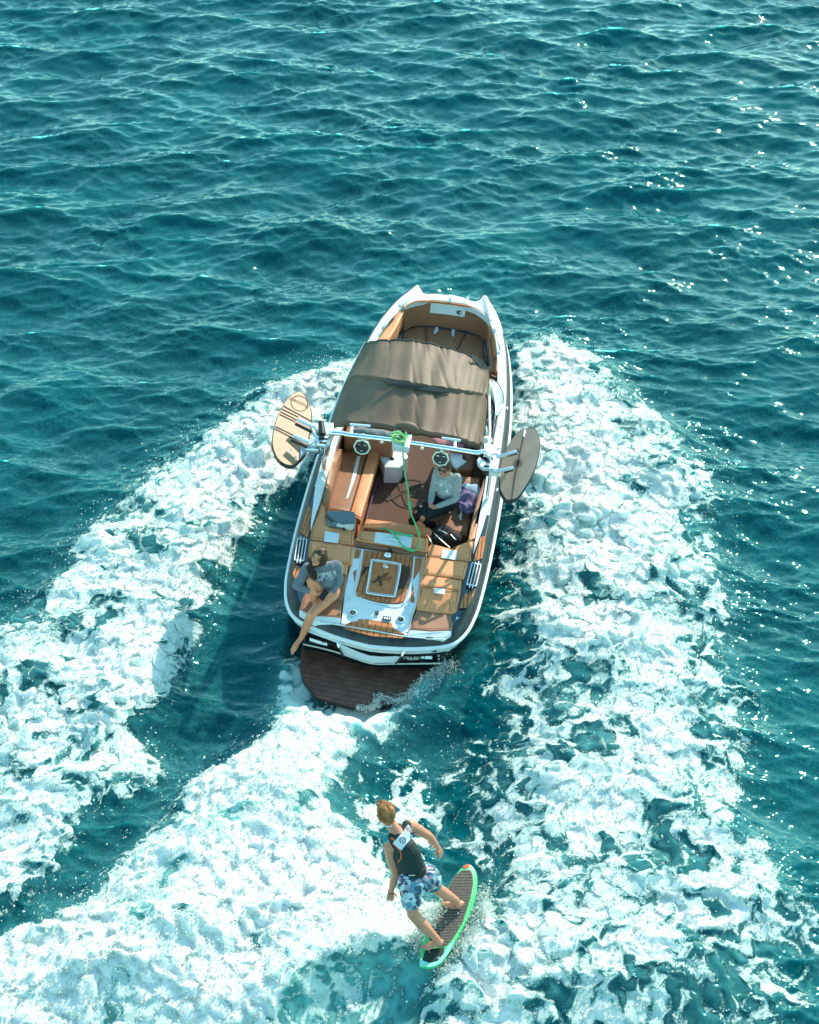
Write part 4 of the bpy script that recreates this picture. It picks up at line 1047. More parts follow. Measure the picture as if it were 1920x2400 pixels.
# side valances
for g_, nm in ((gF, 'canopy_side'), (gB, 'canopy_side')):
    for e in (0, -1):
        A = g_[e][:-2]; B = A + np.array([(-.02 if e == 0 else .02), 0, -.09])
        V = np.vstack([A, B, B + [0.004, 0, 0], A + [.004, 0, 0]]); c = len(A)
        mesh_obj(nm, V, [(r * c + i, r * c + i + 1, (r + 1) * c + i + 1, (r + 1) * c + i) for r in range(3) for i in range(c - 1)], M['canvas'], boat, smooth=True)
tube('canopy_hem', [p + np.array([0, .0, .004]) for p in gF[:, 0]], .009, M['canvas_dk'], boat, seg=6)
tube('canopy_hem', gB[:, -1], .009, M['canvas_dk'], boat, seg=6)
tube('canopy_bow', [p + np.array([0, -.01, -.035]) for p in gF[::6, 0]], .013, M['alu'], boat, seg=8)
tube('canopy_bow', [p + np.array([0, .03, -.035]) for p in gB[::6, -3]], .013, M['alu'], boat, seg=8)
for e in (0, -1):
    base = gB[e][14] * (1, 1, 0) + np.array([.0, .25, .93])
    tube('canopy_strut', [gF[e][1] + (0, 0, -.04), base], .012, M['alu'], boat, seg=8)
    tube('canopy_strut', [gB[e][-3] + (0, 0, -.05), base], .012, M['alu'], boat, seg=8)
tube('rolled_canvas', smooth_path([D4(700, 150, 2.10), D4(760, 110, 2.13), D4(880, 105, 2.14), D4(990, 130, 2.13), D4(1060, 180, 2.09)], 4), [.02 + .03 * math.sin(math.pi * t / 16) for t in range(17)], M['canvas'], boat, seg=12, flat=.8)

# ------------------------------------------------------------------ tower
ZT = 2.02
bar = smooth_path([LB(1040, 790, ZT - .06), LB(1060, 762, ZT), LB(1250, 775, ZT), D4(0, 262, ZT), D4(640, 335, ZT + .01), D4(940, 380, ZT + .01), D4(1725, 500, ZT), RB(300, 830, ZT), RB(420, 805, ZT), RB(480, 830, ZT - .01), RB(540, 900, ZT - .06), RB(590, 950, ZT - .12)], 5)
tube('tower_crossbar', bar, .030, M['alu'], boat, seg=16)
for pts, r in (([(1060, 775, ZT - .02), (1000, 900, 1.75), (960, 1100, 1.45)], .036),):
    tube('tower_leg', smooth_path([LB(*p) for p in pts] + [D3(945, 100, 1.15), D3(925, 330, .92)], 4), r, M['alu'], boat, seg=12, flat=.6)
tube('tower_leg', smooth_path([LB(1075, 770, ZT - .02), np.array([-1.06, 2.55, 1.5]), np.array([-1.10, 3.5, .93])], 4), .030, M['alu'], boat, seg=12, flat=.7)
tube('tower_leg', smooth_path([RB(560, 910, ZT - .08), RB(560, 1100, 1.7), RB(560, 1300, 1.35), RB(525, 1560, 1.05), RB(520, 1680, .92)], 4), .036, M['alu'], boat, seg=12, flat=.6)
tube('tower_leg', smooth_path([RB(480, 800, ZT - .02), D2(522, 1590, 1.85), D2(520, 1100, 1.42), D2(515, 640, .98)], 4), .018, M['cream'], boat, seg=10)
for pts, nm in (([D3(900, 240, .905), D3(950, 240, .905), D3(945, 400, .905), D3(885, 405, .905)], 'leg_foot'), ([RB(500, 1540, .905), RB(560, 1545, .905), RB(545, 1720, .905), RB(480, 1710, .905)], 'leg_foot')):
    slab(nm, pts, .03, M['cast'], boat, bevel=.01)
mt = slab('tow_mount', poly(D4, [(682, 180), (890, 200), (890, 245), (972, 245), (925, 462), (668, 425), (660, 300)], ZT + .065), .10, M['cast'], boat, bevel=.012)
slab('mount_plate', poly(D4, [(672, 350), (815, 362), (812, 435), (668, 420)], ZT + .075), .02, M['white'], mt, bevel=.004)
tube('tow_pin', [D4(825, 245, ZT + .07), D4(822, 225, ZT + .12)], [.034, .028], M['rubber'], mt, seg=16)
for pts in ([(320, 125), (0, 100)], [(1430, 310), (1725, 350)]):
    tube('canopy_slide', [D4(*pts[0], ZT + .01), D4(*pts[1], ZT + .01)], .018, M['cast'], boat, seg=10)
for a, b in (((35, 130), (20, 250)), ((1640, 345), (1630, 480))):
    tube('canopy_link', [D4(*a, ZT), D4(*b, ZT)], .020, M['cast'], boat, seg=8, flat=.5)
for q in ((497, 372), (1125, 468)):
    V, F = box_geo(D4(*q, ZT - .06), (.020, .014, .016)); bx_ = mesh_obj('strap_clip', V, F, M['cream'], boat, bevel=.004)

def speaker(cx, cy):
    c = D4(cx, cy, ZT - .14)
    n = np.array([0.0, -.97, .22]); n /= np.linalg.norm(n); xx = np.array([1.0, 0, 0]); yy = np.cross(n, xx)
    ax = np.array([xx, yy, n])
    V, F = lathe_geo(c - n * .12, [(.03, -.06), (.075, -.02), (.098, .05), (.102, .11)], 24, ax)
    s = mesh_obj('tower_speaker', V, F, M['rubber'], boat, smooth=True)
    V, F = lathe_geo(c, [(.096, -.012), (.112, -.010), (.112, .008), (.100, .014), (.090, .010), (.088, -.004)], 8, ax)
    mesh_obj('speaker_ring', V, F, M['cream'], s, bevel=.004)
    V, F = lathe_geo(c, [(.090, 0), (.086, .010), (.074, .002), (.040, -.012), (.026, -.004), (.001, .002)], 24, ax)
    mesh_obj('speaker_cone', V, F, M['dash'], s, smooth=True)
    for a in (45, 135, 270):
        q = c + (xx * math.cos(R(a)) + yy * math.sin(R(a))) * .052 + n * .006
        V, F = box_geo(q, (.016, .006, .003), ax); mesh_obj('speaker_glint', V, F, M['chrome'], s, bevel=.002, seg=1)
    tube('speaker_arm', [c + np.array([0, .03, .10]), c + np.array([0, .06, .17])], .016, M['cast'], s, seg=8)
speaker(190, 450); speaker(1412, 628)

# racks on both ends of the tower
def bracket(c, boxes, m):
    V, F = merge([box_geo(*b) for b in boxes]); return mesh_obj('rack_bracket', V, F, m, boat, bevel=.006)
zb = 1.86
br = slab('rack_bracket', poly(LB, [(805, 795), (1000, 800), (1030, 850), (1020, 930), (960, 965), (800, 945)], zb), .05, M['cast'], boat, bevel=.012)
for pts in ([(850, 830), (985, 838), (980, 868), (845, 862)], [(860, 895), (965, 900), (960, 930), (855, 925)]):
    slab('bracket_slot', poly(LB, pts, zb + .004), .012, M['rubber'], br, bevel=.003)
slab('rack_plate', poly(LB, [(915, 590), (1070, 600), (1075, 780), (920, 790)], 1.80), .03, M['cast'], boat, bevel=.008)
tube('rack_grip', [LB(880, 590, 1.95), LB(900, 790, 1.90)], [.035, .05], M['rubber'], boat, seg=12)
tube('rack_hinge', [LB(655, 1000, 1.74), LB(850, 1010, 1.76)], .045, M['cast'], boat, seg=12)
tube('rack_latch', smooth_path([LB(800, 1000, 1.82), LB(845, 1000, 1.83), LB(848, 1070, 1.80), LB(800, 1085, 1.78)], 4), .009, M['rubber'], boat, seg=6)
for (a, b) in (((520, 548), (765, 668)), ((458, 800), (700, 908))):
    t_ = tube('rack_arm', [LB(*a, 1.86), LB(*b, 1.85)], .030, M['print'], boat, seg=14)
    o_ = np.array([-.015, -.07, -.02])
    tube('arm_padding', [LB(*a, 1.86) + o_, LB(*b, 1.85) + o_], .022, M['rubber'], t_, seg=10)
    tube('arm_stem', [LB(*b, 1.85) + o_ * .5, LB(820, 870, 1.84)], .020, M['cast'], t_, seg=8)
br = slab('rack_bracket', poly(RB, [(440, 960), (620, 985), (680, 1050), (620, 1140), (420, 1130), (330, 1050), (310, 960), (360, 900)], zb), .05, M['cast'], boat, bevel=.012)
for pts in ([(470, 970), (580, 990), (575, 1020), (465, 1000)], [(455, 1068), (560, 1080), (555, 1108), (450, 1095)]):
    slab('bracket_slot', poly(RB, pts, zb + .006), .012, M['rubber'], br, bevel=.003)
slab('rack_plate', poly(RB, [(450, 650), (470, 640), (760, 690), (768, 735), (700, 740), (700, 830), (440, 880)], 1.92), .04, M['white'], boat, bevel=.015)
V, F = ball_geo(RB(510, 600, 1.85), (.07, .07, .06)); mesh_obj('rack_knob', V, F, M['cream'], boat, smooth=True)
tube('rack_grip', [RB(505, 1150, 1.75), RB(490, 1225, 1.65)], .045, M['rubber'], boat, seg=12)
tube('rack_hinge', [RB(560, 1210, 1.76), RB(760, 1230, 1.78)], .045, M['cream'], boat, seg=12)
for (a, b) in (((1095, 785), (690, 880)), ((1035, 1100), (620, 1170))):
    t_ = slab('rack_arm', np.vstack([RB(a[0], a[1] - 26, 1.84), RB(a[0] + 5, a[1] + 20, 1.84), RB(b[0] + 100, b[1] + 20, 1.87), RB(b[0], b[1] + 30, 1.86), RB(b[0], b[1] - 40, 1.86), RB(b[0] + 130, b[1] - 40, 1.88)]), .035, M['cast'], boat, bevel=.01)
    tube('arm_padding', [RB(a[0] - 25, a[1] + 50, 1.78), RB(a[0] - 190, a[1] + 92, 1.79)], .022, M['rubber'], t_, seg=10)
    tube('arm_tip', [RB(a[0] - 5, a[1] - 28, 1.84), RB(a[0] + 10, a[1] + 22, 1.83)], .013, M['rubber'], t_, seg=8)

# ------------------------------------------------------------------ writing, bodies, hair: helpers
def text_mesh(txt, shear=0.0, space=1.0):
    cu = bpy.data.curves.new('lettering', 'FONT'); cu.body = txt; cu.size = 1; cu.shear = shear; cu.space_character = space
    cu.extrude = 0; cu.align_x = 'CENTER'; cu.align_y = 'CENTER'; cu.resolution_u = 3
    o = bpy.data.objects.new('lettering', cu); col.objects.link(o)
    dg = bpy.context.evaluated_depsgraph_get(); me = bpy.data.meshes.new_from_object(o.evaluated_get(dg))
    V = np.array([v.co[:] for v in me.vertices]); F = [list(p.vertices) for p in me.polygons]
    bpy.data.objects.remove(o); bpy.data.curves.remove(cu); bpy.data.meshes.remove(me)
    return V, F
def letters(name, txt, c, ex, ey, m, parent, shear=0, lift=.003, bvh=None, space=1.0, geo=None):
    """text centred at c; ex, ey: vectors of one em along and up; laid on a surface when bvh is given"""
    V, F = geo or text_mesh(txt, shear, space)
    c, ex, ey = (np.array(a, float) for a in (c, ex, ey)); n = np.cross(ex, ey); n /= np.linalg.norm(n)
    P = c + V[:, :1] * ex + V[:, 1:2] * ey
    if bvh is not None:
        Q = []
        for p in P:
            h = bvh.ray_cast(Vector(p + n * .25), Vector(-n), .6)
            Q.append(np.array(h[0]) + n * lift if h[0] is not None else p)
        P = np.array(Q)
    else: P = P + n * lift
    return mesh_obj(name, P, F, m, parent)

def capsule(p0, r0, p1, r1, seg=16, sq=1.0, up=None):
    """tapered limb with round ends; sq squashes it across `up`"""
    p0, p1 = np.array(p0, float), np.array(p1, float); d = p1 - p0; L_ = np.linalg.norm(d); d = d / (L_ + 1e-9)
    ref = np.array(up, float) if up is not None else (np.array([0, 0, 1.0]) if abs(d[2]) < .9 else np.array([1.0, 0, 0]))
    a = np.cross(d, ref); a /= np.linalg.norm(a); b = np.cross(a, d)
    pts = []
    for t in (-90, -60, -30): pts.append((p0 + d * r0 * math.sin(R(t)), max(r0 * math.cos(R(t)), 1e-4)))
    for t in (0, .33, .66, 1): pts.append((p0 + d * L_ * t, r0 + (r1 - r0) * t))
    for t in (30, 60, 90): pts.append((p1 + d * r1 * math.sin(R(t)), max(r1 * math.cos(R(t)), 1e-4)))
    V, F = [], []
    for c, r in pts:
        for k in range(seg):
            an = 2 * math.pi * k / seg; V.append(c + a * math.cos(an) * r + b * math.sin(an) * r * sq)
    n = len(pts)
    for i in range(n - 1):
        for k in range(seg): F.append((i * seg + k, i * seg + (k + 1) % seg, (i + 1) * seg + (k + 1) % seg, (i + 1) * seg + k))
    F.append(list(range(seg))[::-1]); F.append(list(range((n - 1) * seg, n * seg)))
    return V, F
def chain(pts, sq=1.0, up=None):
    return [capsule(pts[i][0], pts[i][1], pts[i + 1][0], pts[i + 1][1], sq=sq, up=up) for i in range(len(pts) - 1)]

def blend(name, geos, m, parent, voxel=.007, smooth=6, wrinkle=0, wscale=18, trim=None):
    """many rounded volumes grown into one continuous surface"""
    V, F = merge(geos)
    o = mesh_obj(name, V, F, m, parent)
    md = o.modifiers.new('r', 'REMESH'); md.mode = 'VOXEL'; md.voxel_size = voxel; md.use_smooth_shade = True
    s = o.modifiers.new('s', 'SMOOTH'); s.iterations = smooth; s.factor = .5
    bpy.context.view_layer.update()
    dg = bpy.context.evaluated_depsgraph_get()
    me = bpy.data.meshes.new_from_object(o.evaluated_get(dg))
    me.name = name; old = o.data; o.modifiers.clear(); o.data = me; bpy.data.meshes.remove(old)
    me.materials.clear(); me.materials.append(m)
    n = len(me.vertices); co_ = np.empty(n * 3, np.float32); me.vertices.foreach_get('co', co_); co_ = co_.reshape(-1, 3)
    if wrinkle:
        no_ = np.empty(n * 3, np.float32); me.vertices.foreach_get('normal', no_); no_ = no_.reshape(-1, 3)
        w_ = np.array([0.0] * n)
        for k, (ax, ay, az) in enumerate(((1, .6, .5), (-.5, 1, .7), (.4, -.6, 1))):
            ph = co_ @ np.array([ax, ay, az]) * wscale
            w_ += np.sin(ph + 2.1 * np.sin(co_ @ np.array([az, ax, -ay]) * wscale * .45 + k))
        co_ = co_ + no_ * (w_ * wrinkle / 3)[:, None]
        me.vertices.foreach_set('co', co_.astype(np.float32).ravel()); me.update()
    me.shade_smooth()
    return o
def bvh_of(o, th):
    me = o.data; return BVHTree.FromPolygons([tuple(np.array(v.co[:]) + th.b) for v in me.vertices], [tuple(p.vertices) for p in me.polygons])

def hand_geo(wrist, knuckle, side, palm_n, curl=.35, size=1.0, spread=.10):
    """palm and five fingers; wrist->knuckle gives the palm's direction, side points to the thumb, palm_n out of the palm"""
    w_, k_ = np.array(wrist, float), np.array(knuckle, float); d = k_ - w_; L_ = np.linalg.norm(d); d /= L_
    s = np.array(side, float); s -= d * (s @ d); s /= np.linalg.norm(s); n = np.cross(d, s)
    if n @ np.array(palm_n, float) < 0: n = -n
    z_ = size; g = []
    for t in (-.026, -.009, .009, .026): g.append(capsule(w_ + s * t * .6 * z_, .015 * z_, k_ + s * t * z_, .0125 * z_))
    for t, ln, r in ((.030, .068, .0082), (.010, .078, .0085), (-.010, .072, .0082), (-.029, .058, .0074)):
        a = k_ + s * t * z_; cur = 0; dd = d + s * t * spread * 18
        for j, (fr, rr) in enumerate(((.45, 1.0), (.32, .92), (.23, .82))):
            cur += curl * (.8 + .5 * j); v = dd * math.cos(cur) + n * math.sin(cur); v /= np.linalg.norm(v)
            b = a + v * ln * fr * z_; g.append(capsule(a, r * rr * z_, b, r * rr * .92 * z_, 10)); a = b
    a = w_ + d * .022 * z_ + s * .026 * z_; v = d * .62 + s * .68 + n * .3; v /= np.linalg.norm(v)
    b = a + v * .040 * z_; g.append(capsule(a, .0125 * z_, b, .0100 * z_, 10))
    v = d * .85 + s * .2 + n * .45; v /= np.linalg.norm(v); g.append(capsule(b, .0100 * z_, b + v * .032 * z_, .0082 * z_, 10))
    return g
def foot_geo(heel, toe, up=(0, 0, 1), size=1.0, side=1):
    h, t = np.array(heel, float), np.array(toe, float); d = t - h; L_ = np.linalg.norm(d); d /= L_
    u = np.array(up, float); s = np.cross(d, u); s /= np.linalg.norm(s); u = np.cross(s, d)
    g = [capsule(h + u * .02, .030 * size, h + d * L_ * .45 + u * .024, .027 * size), capsule(h + d * L_ * .3 + u * .022, .028 * size, h + d * L_ * .72 + u * .006, .020 * size),
         capsule(h + d * L_ * .45 + s * .016 * side + u * .014, .022 * size, h + d * L_ * .76 + s * .022 * side, .017 * size), capsule(h + d * L_ * .45 - s * .012 * side + u * .01, .022 * size, h + d * L_ * .72 - s * .022 * side, .015 * size)]
    for q, ln, r in ((.026, 1.0, .0115), (.009, .98, .0085), (-.004, .94, .0078), (-.016, .90, .0074), (-.027, .84, .007)):
        g.append(capsule(h + d * L_ * .74 + s * q * side, r * size, h + d * L_ * ln * .95 + s * q * 1.1 * side, r * .9 * size, 10))
    return g
def head_geo(c, f, u, k=1.0):
    """skull, jaw, nose, lips, brows, ears about centre c; f: face direction, u: crown"""
    c, f, u = (np.array(a, float) for a in (c, f, u)); f /= np.linalg.norm(f); u = u - f * (u @ f); u /= np.linalg.norm(u); s = np.cross(f, u)
    A = np.array([s, f, u]); P = lambda a, b, z_: c + (s * a + f * b + u * z_) * k
    g = [ball_geo(P(0, -.012, .028), np.array([.074, .093, .088]) * k, 20, 14, A), ball_geo(P(0, .022, -.035), np.array([.058, .064, .075]) * k, 18, 12, A),
         ball_geo(P(0, .058, -.083), np.array([.026, .024, .022]) * k, 12, 8, A),
         capsule(P(0, .086, .012), .009 * k, P(0, .103, -.022), .0125 * k, 10), capsule(P(-.013, .088, -.026), .008 * k, P(.013, .088, -.026), .008 * k, 8),
         capsule(P(-.034, .070, .020), .010 * k, P(-.010, .082, .018), .009 * k, 8), capsule(P(.034, .070, .020), .010 * k, P(.010, .082, .018), .009 * k, 8),
         capsule(P(-.045, .055, -.022), .018 * k, P(-.028, .068, -.034), .016 * k, 10), capsule(P(.045, .055, -.022), .018 * k, P(.028, .068, -.034), .016 * k, 10)]
    for q in (-1, 1): g.append(ball_geo(P(q * .074, -.008, -.004), np.array([.011, .020, .032]) * k, 10, 8, A))
    return g, P, A
def face_bits(P, A, th, body, lip=(.45, .12, .10), smile=True, k=1.0, eyes=True):
    lm = mat('lips', lip, .4, noise=.1)
    if eyes:
        for q in (-1, 1):
            V, F = ball_geo(P(q * .030, .075, .002), np.array([.012, .007, .0055]) * k, 12, 8, A); e = mesh_obj('eye', V, F, M['print'], body, smooth=True)
            V, F = ball_geo(P(q * .030, .081, .001), np.array([.0065, .004, .0065]) * k, 10, 6, A); mesh_obj('iris', V, F, M['glass'], e.parent and body, smooth=True)
            tube('eyelash', [P(q * .045, .074, .008), P(q * .030, .084, .012), P(q * .015, .080, .009)], .0028 * k, M['hair_dk'], body, seg=6)
            tube('eyebrow', [P(q * .050, .066, .026), P(q * .032, .084, .034), P(q * .012, .088, .029)], [.002 * k, .003 * k, .002 * k], M['hair_dk'], body, seg=6)
    if smile:
        tube('teeth', smooth_path([P(-.022, .080, -.048), P(0, .090, -.057), P(.022, .080, -.048)], 4), [.002 * k] + [.0058 * k] * 7 + [.002 * k], M['print'], body, seg=8, flat=.8)
        tube('lip', smooth_path([P(-.028, .077, -.044), P(-.012, .090, -.048), P(0, .094, -.050), P(.012, .090, -.048), P(.028, .077, -.044)], 3), .0040 * k, lm, body, seg=8)
        tube('lip', smooth_path([P(-.027, .076, -.046), P(-.012, .086, -.062), P(0, .089, -.066), P(.012, .086, -.062), P(.027, .076, -.046)], 3), .0045 * k, lm, body, seg=8)
    else:
        tube('lip', smooth_path([P(-.022, .080, -.050), P(0, .092, -.052), P(.022, .080, -.050)], 3), .0055 * k, lm, body, seg=8)
def strands(name, guides, n, spread, r0, m, parent, seed=1, seg=4, taper=.25):
    """locks of hair following guide curves, joined to one part"""
    g = np.random.default_rng(seed); geos = []
    G = [smooth_path(q, 5) for q in guides]
    L_ = min(len(q) for q in G); G = [q[np.linspace(0, len(q) - 1, L_).astype(int)] for q in G]
    for k in range(n):
        a, b = g.integers(0, len(G), 2); t = g.uniform(0, .5); off_ = g.normal(0, spread, 3); ph = g.uniform(0, 6.28)
        P = G[a] * (1 - t) + G[b] * t
        f = np.linspace(.35, 1.2, L_)[:, None]
        P = P + off_ * f + np.stack([np.sin(np.linspace(0, 5, L_) + ph) * .004] * 3, 1) * f
        rr = r0 * np.linspace(1, taper, L_)
        geos.append(tube_geo(P, rr, seg))
    V, F = merge(geos)
    return mesh_obj(name, V, F, m, parent, smooth='all')

# ------------------------------------------------------------------ boards on the racks
def board(name, outline, zfun, crop, th, mtop, mrail, label, nrm_off=0):
    P = smooth_path([crop(p[0], p[1], zfun(*p)) for p in outline], 4, True)
    c = P.mean(0)
    T = Thing(name, BOAT, c - [0, 0, th / 2], label, 'wakesurf board')
    n = len(P)
    rings = []
    for s_, dz in ((.93, 0), (.985, -.006), (1.0, -th * .45), (.985, -th * .9), (.93, -th)):
        q = c + (P - c) * s_; q[:, 2] += dz; rings.append(q)
    V = np.vstack(rings); F = [(j * n + i, j * n + (i + 1) % n, (j + 1) * n + (i + 1) % n, (j + 1) * n + i) for j in range(4) for i in range(n)]
    F.append([4 * n + i for i in range(n)])
    core = mesh_obj('rail', V, F, mrail, T, smooth=True, angle=60)
    t_ = c + (P - c) * .955; t_[:, 2] += .002
    V = np.vstack([t_, t_ - [0, 0, .012]])
    mesh_obj('deck', V, [list(range(n))] + [(i, (i + 1) % n, n + (i + 1) % n, n + i) for i in range(n)], mtop, T, bevel=.003, seg=1)
    return T
# left: bamboo board with stripes
zl = lambda x, y: 1.70 - .00022 * (x - 430)
lo = [(560, 92), (622, 145), (690, 262), (735, 400), (738, 560), (715, 720), (688, 880), (655, 990), (645, 1070), (600, 1140), (520, 1220), (470, 1270), (390, 1285), (290, 1255), (190, 1165), (140, 1060), (112, 950), (120, 800), (150, 640), (190, 500), (250, 370), (330, 240), (430, 135), (500, 100)]
bd = board('wakesurf_board', lo, zl, LB, .055, M['bamboo'], M['rubber'], 'pale bamboo wakesurf board with dark stripes on the rack left of the tower')
LBz = lambda x, y, d=.006: LB(x, y, zl(x, y) + d)
for (a, b) in (((292, 340), (728, 578)), ((265, 385), (722, 612)), ((252, 430), (500, 560)), ((235, 470), (480, 590)), ((172, 660), (455, 800)), ((162, 695), (660, 955))):
    tube('stripe', [LBz(*a), LBz(*b)], .011, M['ink'], bd, seg=4, flat=.35)
tube('roundel', [LBz(545 + 128 * math.cos(t) + 15 * math.sin(t), 300 + 118 * math.sin(t)) for t in np.linspace(0, 2 * math.pi, 40)[:-1]], .005, M['ink'], bd, seg=4, closed=True, flat=.4)
ex = (LBz(360, 210) - LBz(710, 375)) / 5.4; ey = np.cross([0, 0, 1], ex); ey *= 1.5
letters('lettering', 'Doomswell', LBz(540, 288, .008), ex, ey, M['ink'], bd, lift=.004)
ex2 = (LBz(320, 865) - LBz(445, 935)) / 3.4
letters('lettering', 'Neo-X', LBz(380, 895, .008), ex2, np.cross([0, 0, 1], ex2) * 1.2, M['ink'], bd, lift=.004)
wr = poly(LB, [(285, 958), (425, 1008), (405, 1102), (270, 1042)], 1.71); slab('decal', wr, .004, M['blue_cloth'], bd, bevel=.001)
for q in ([(170, 780), (205, 760), (200, 830), (150, 870)], [(180, 910), (210, 905), (185, 1010), (165, 1015)], [(490, 1080), (515, 1085), (490, 1190), (468, 1185)], [(290, 1110), (350, 1120), (360, 1150), (330, 1180), (275, 1150)]):
    slab('decal', poly(LB, q, 1.708), .004, M['print'], bd, bevel=.001)
slab('traction_pad', poly(LB, [(565, 985), (625, 960), (640, 1050), (600, 1110), (555, 1160), (560, 1070)], 1.70), .006, M['blue_cloth'], bd, bevel=.002)
# right: taupe board with a dark centre line
zr = lambda x, y: 1.72 + .00042 * (x - 1100)
ro = [(1345, 325), (1405, 325), (1450, 370), (1500, 455), (1535, 570), (1540, 680), (1520, 850), (1480, 1010), (1430, 1160), (1350, 1330), (1240, 1520), (1150, 1650), (1080, 1725), (1000, 1755), (880, 1768), (830, 1710), (775, 1620), (748, 1540), (738, 1380), (738, 1150), (770, 1000), (830, 850), (900, 700), (990, 540), (1090, 440), (1180, 365), (1260, 345)]
b2 = board('wakesurf_board', ro, zr, RB, .06, M['taupe'], M['rubber'], 'grey brown wakesurf board with dark centre stringer on the rack right of the tower')
RBz = lambda x, y, d=.006: RB(x, y, zr(x, y) + d)
tube('stringer', smooth_path([RBz(1225, 480), RBz(1160, 760), RBz(1110, 1000), RBz(1060, 1230), RBz(985, 1725)], 3), .010, M['ink'], b2, seg=4, flat=.4)
tube('stringer', [RBz(1238, 390), RBz(1215, 520)], .014, M['cast'], b2, seg=4, flat=.4)
tube('roundel', [RBz(1105 + 80 * math.cos(t), 1022 + 72 * math.sin(t), .009) for t in np.linspace(0, 2 * math.pi, 30)[:-1]], .004, M['ink'], b2, seg=4, closed=True, flat=.5)
tube('roundel_mark', smooth_path([RBz(1060, 1050, .01), RBz(1085, 1010, .01), RBz(1120, 985, .01), RBz(1140, 1000, .01), RBz(1110, 1025, .01), RBz(1085, 1050, .01), RBz(1110, 1065, .01), RBz(1140, 1035, .01)], 3), .0045, M['ink'], b2, seg=4)
tube('roundel_mark', smooth_path([RBz(1075, 985, .01), RBz(1100, 1010, .01), RBz(1125, 1050, .01)], 3), .0045, M['ink'], b2, seg=4)

# ------------------------------------------------------------------ writing and marks on the boat
hx = C3(790, 350, zc3(790, 350) + .024)
ex = C3(830, 355, .79) - C3(790, 350, .79); ex /= np.linalg.norm(ex); ey = np.cross([0, 0, 1.0], ex)
def stroke(a, b, w0, w1, parent=hatch):
    A, B = C3(a[0], a[1], zc3(*a) + .032), C3(b[0], b[1], zc3(*b) + .032); d = (B - A) / np.linalg.norm(B - A); n = np.cross([0, 0, 1.0], d)
    slab('letter_stroke', [A + n * w0, B + n * w1, B - n * w1, A - n * w0], .003, M['ink'], parent, bevel=0.0005, seg=1)
stroke((718, 385), (840, 312), .012, .006); stroke((762, 338), (783, 405), .012, .012)
letters('lettering', '22', C3(813, 358, zc3(813, 358) + .030), ex * .10, ey * .075, M['ink'], hatch, shear=.5, space=1.1)
# the dark roundel printed on the carpet
fl = lambda x, y, d=.012: C2(x, y, .20 + d)
floor_th = boat
tube('carpet_roundel', [fl(895 + 118 * math.cos(t), 460 + 88 * math.sin(t)) for t in np.linspace(0, 2 * math.pi, 40)[:-1]], .010, M['logo'], boat, seg=4, closed=True, flat=.3)
for a, b, w0, w1 in (((745, 502), (1000, 380), .03, .014), ((825, 400), (878, 535), .03, .03)):
    A, B = fl(*a), fl(*b); d = (B - A) / np.linalg.norm(B - A); n = np.cross([0, 0, 1.0], d)
    slab('carpet_letter', [A + n * w0, B + n * w1, B - n * w1, A - n * w0], .004, M['logo'], boat, bevel=.001, seg=1)
letters('carpet_letter', '22', fl(950, 465), ex * .28, ey * .20, M['logo'], boat, shear=.4)
# stickers on the dark corners of the transom
def sticker(c, pts, z, m=M['print']):
    P = np.array([c(p[0], p[1], z_) for p, z_ in zip(pts, z)]) + [0, -.02, 0]
    return slab('sticker', P, .004, m, boat, bevel=.001, seg=1)
sticker(D5, [(262, 126), (378, 162), (373, 188), (260, 152)], [.41, .41, .37, .37])
sticker(D5, [(382, 166), (424, 176), (422, 198), (378, 188)], [.41, .41, .37, .37])
sticker(D5, [(1288, 296), (1318, 297), (1317, 316), (1287, 315)], [.38, .38, .35, .35])
sticker(D5, [(1324, 293), (1388, 294), (1386, 320), (1322, 320)], [.38, .38, .35, .35])
for yy, zz, t, sz in ((300, .375, 'ORA MILL', .052), (314, .358, 'MARINE', .038)):
    e1 = D5(1250, yy, zz) - D5(1165, yy, zz); e1 /= np.linalg.norm(e1)
    letters('lettering', t, D5(1207, yy, zz) + [0, -.035, 0], e1 * sz, np.array([0, .3, .95]) * sz, M['cream'], boat, lift=.004)
inlay('sticker_line', D5, [(1165, 322), (1255, 324), (1255, 326), (1165, 324)], .35, M['cream'], boat, th=.002)
for yy in (285, 316):
    V, F = ball_geo(D5(1448, yy, .38 if yy < 300 else .35) + [0, -.03, 0], .011, 10, 7); mesh_obj('drain_dot', V, F, M['cream'], boat, smooth=True)
slab('exhaust_slot', np.array([D5(1350, 243, .50), D5(1430, 245, .50), D5(1428, 254, .48), D5(1348, 252, .48)]) + [0, -.015, 0], .012, M['rubber'], boat, bevel=.003)
for k, (x_, y_) in enumerate(((1008, 268), (1016, 300))): pass

# ------------------------------------------------------------------ things lying in the boat
# slate and khaki bag on the port bench
T = Thing('bag', BOAT, D3(1240, 1300, .58), 'slate and khaki satchel on the left bench behind the tower', 'bag')
slab('bag_body', poly(D3, [(985, 1090), (1120, 1075), (1350, 1085), (1510, 1095), (1528, 1250), (1500, 1400), (1400, 1440), (1050, 1428), (965, 1380), (950, 1240)], .86), .2, M['bag_tan'], T, bevel=.03, seg=3)
slab('flap', poly(D3, [(980, 1085), (1040, 1065), (1300, 1075), (1500, 1085), (1520, 1200), (1500, 1300), (1200, 1315), (1120, 1255), (985, 1150)], .885), .04, M['bag_blue'], T, bevel=.018, seg=3)
tube('strap', smooth_path([D3(975, 1150, 0.890), D3(1020, 1205, 0.905), D3(1110, 1270, 0.915), D3(1230, 1350, 0.905), D3(1330, 1430, 0.890)], 4), .022, M['rubber'], T, seg=6, flat=.3)
slab('buckle', poly(D3, [(1085, 1268), (1175, 1290), (1165, 1340), (1075, 1300)], .925), .02, M['bag_blue'], T, bevel=.006)
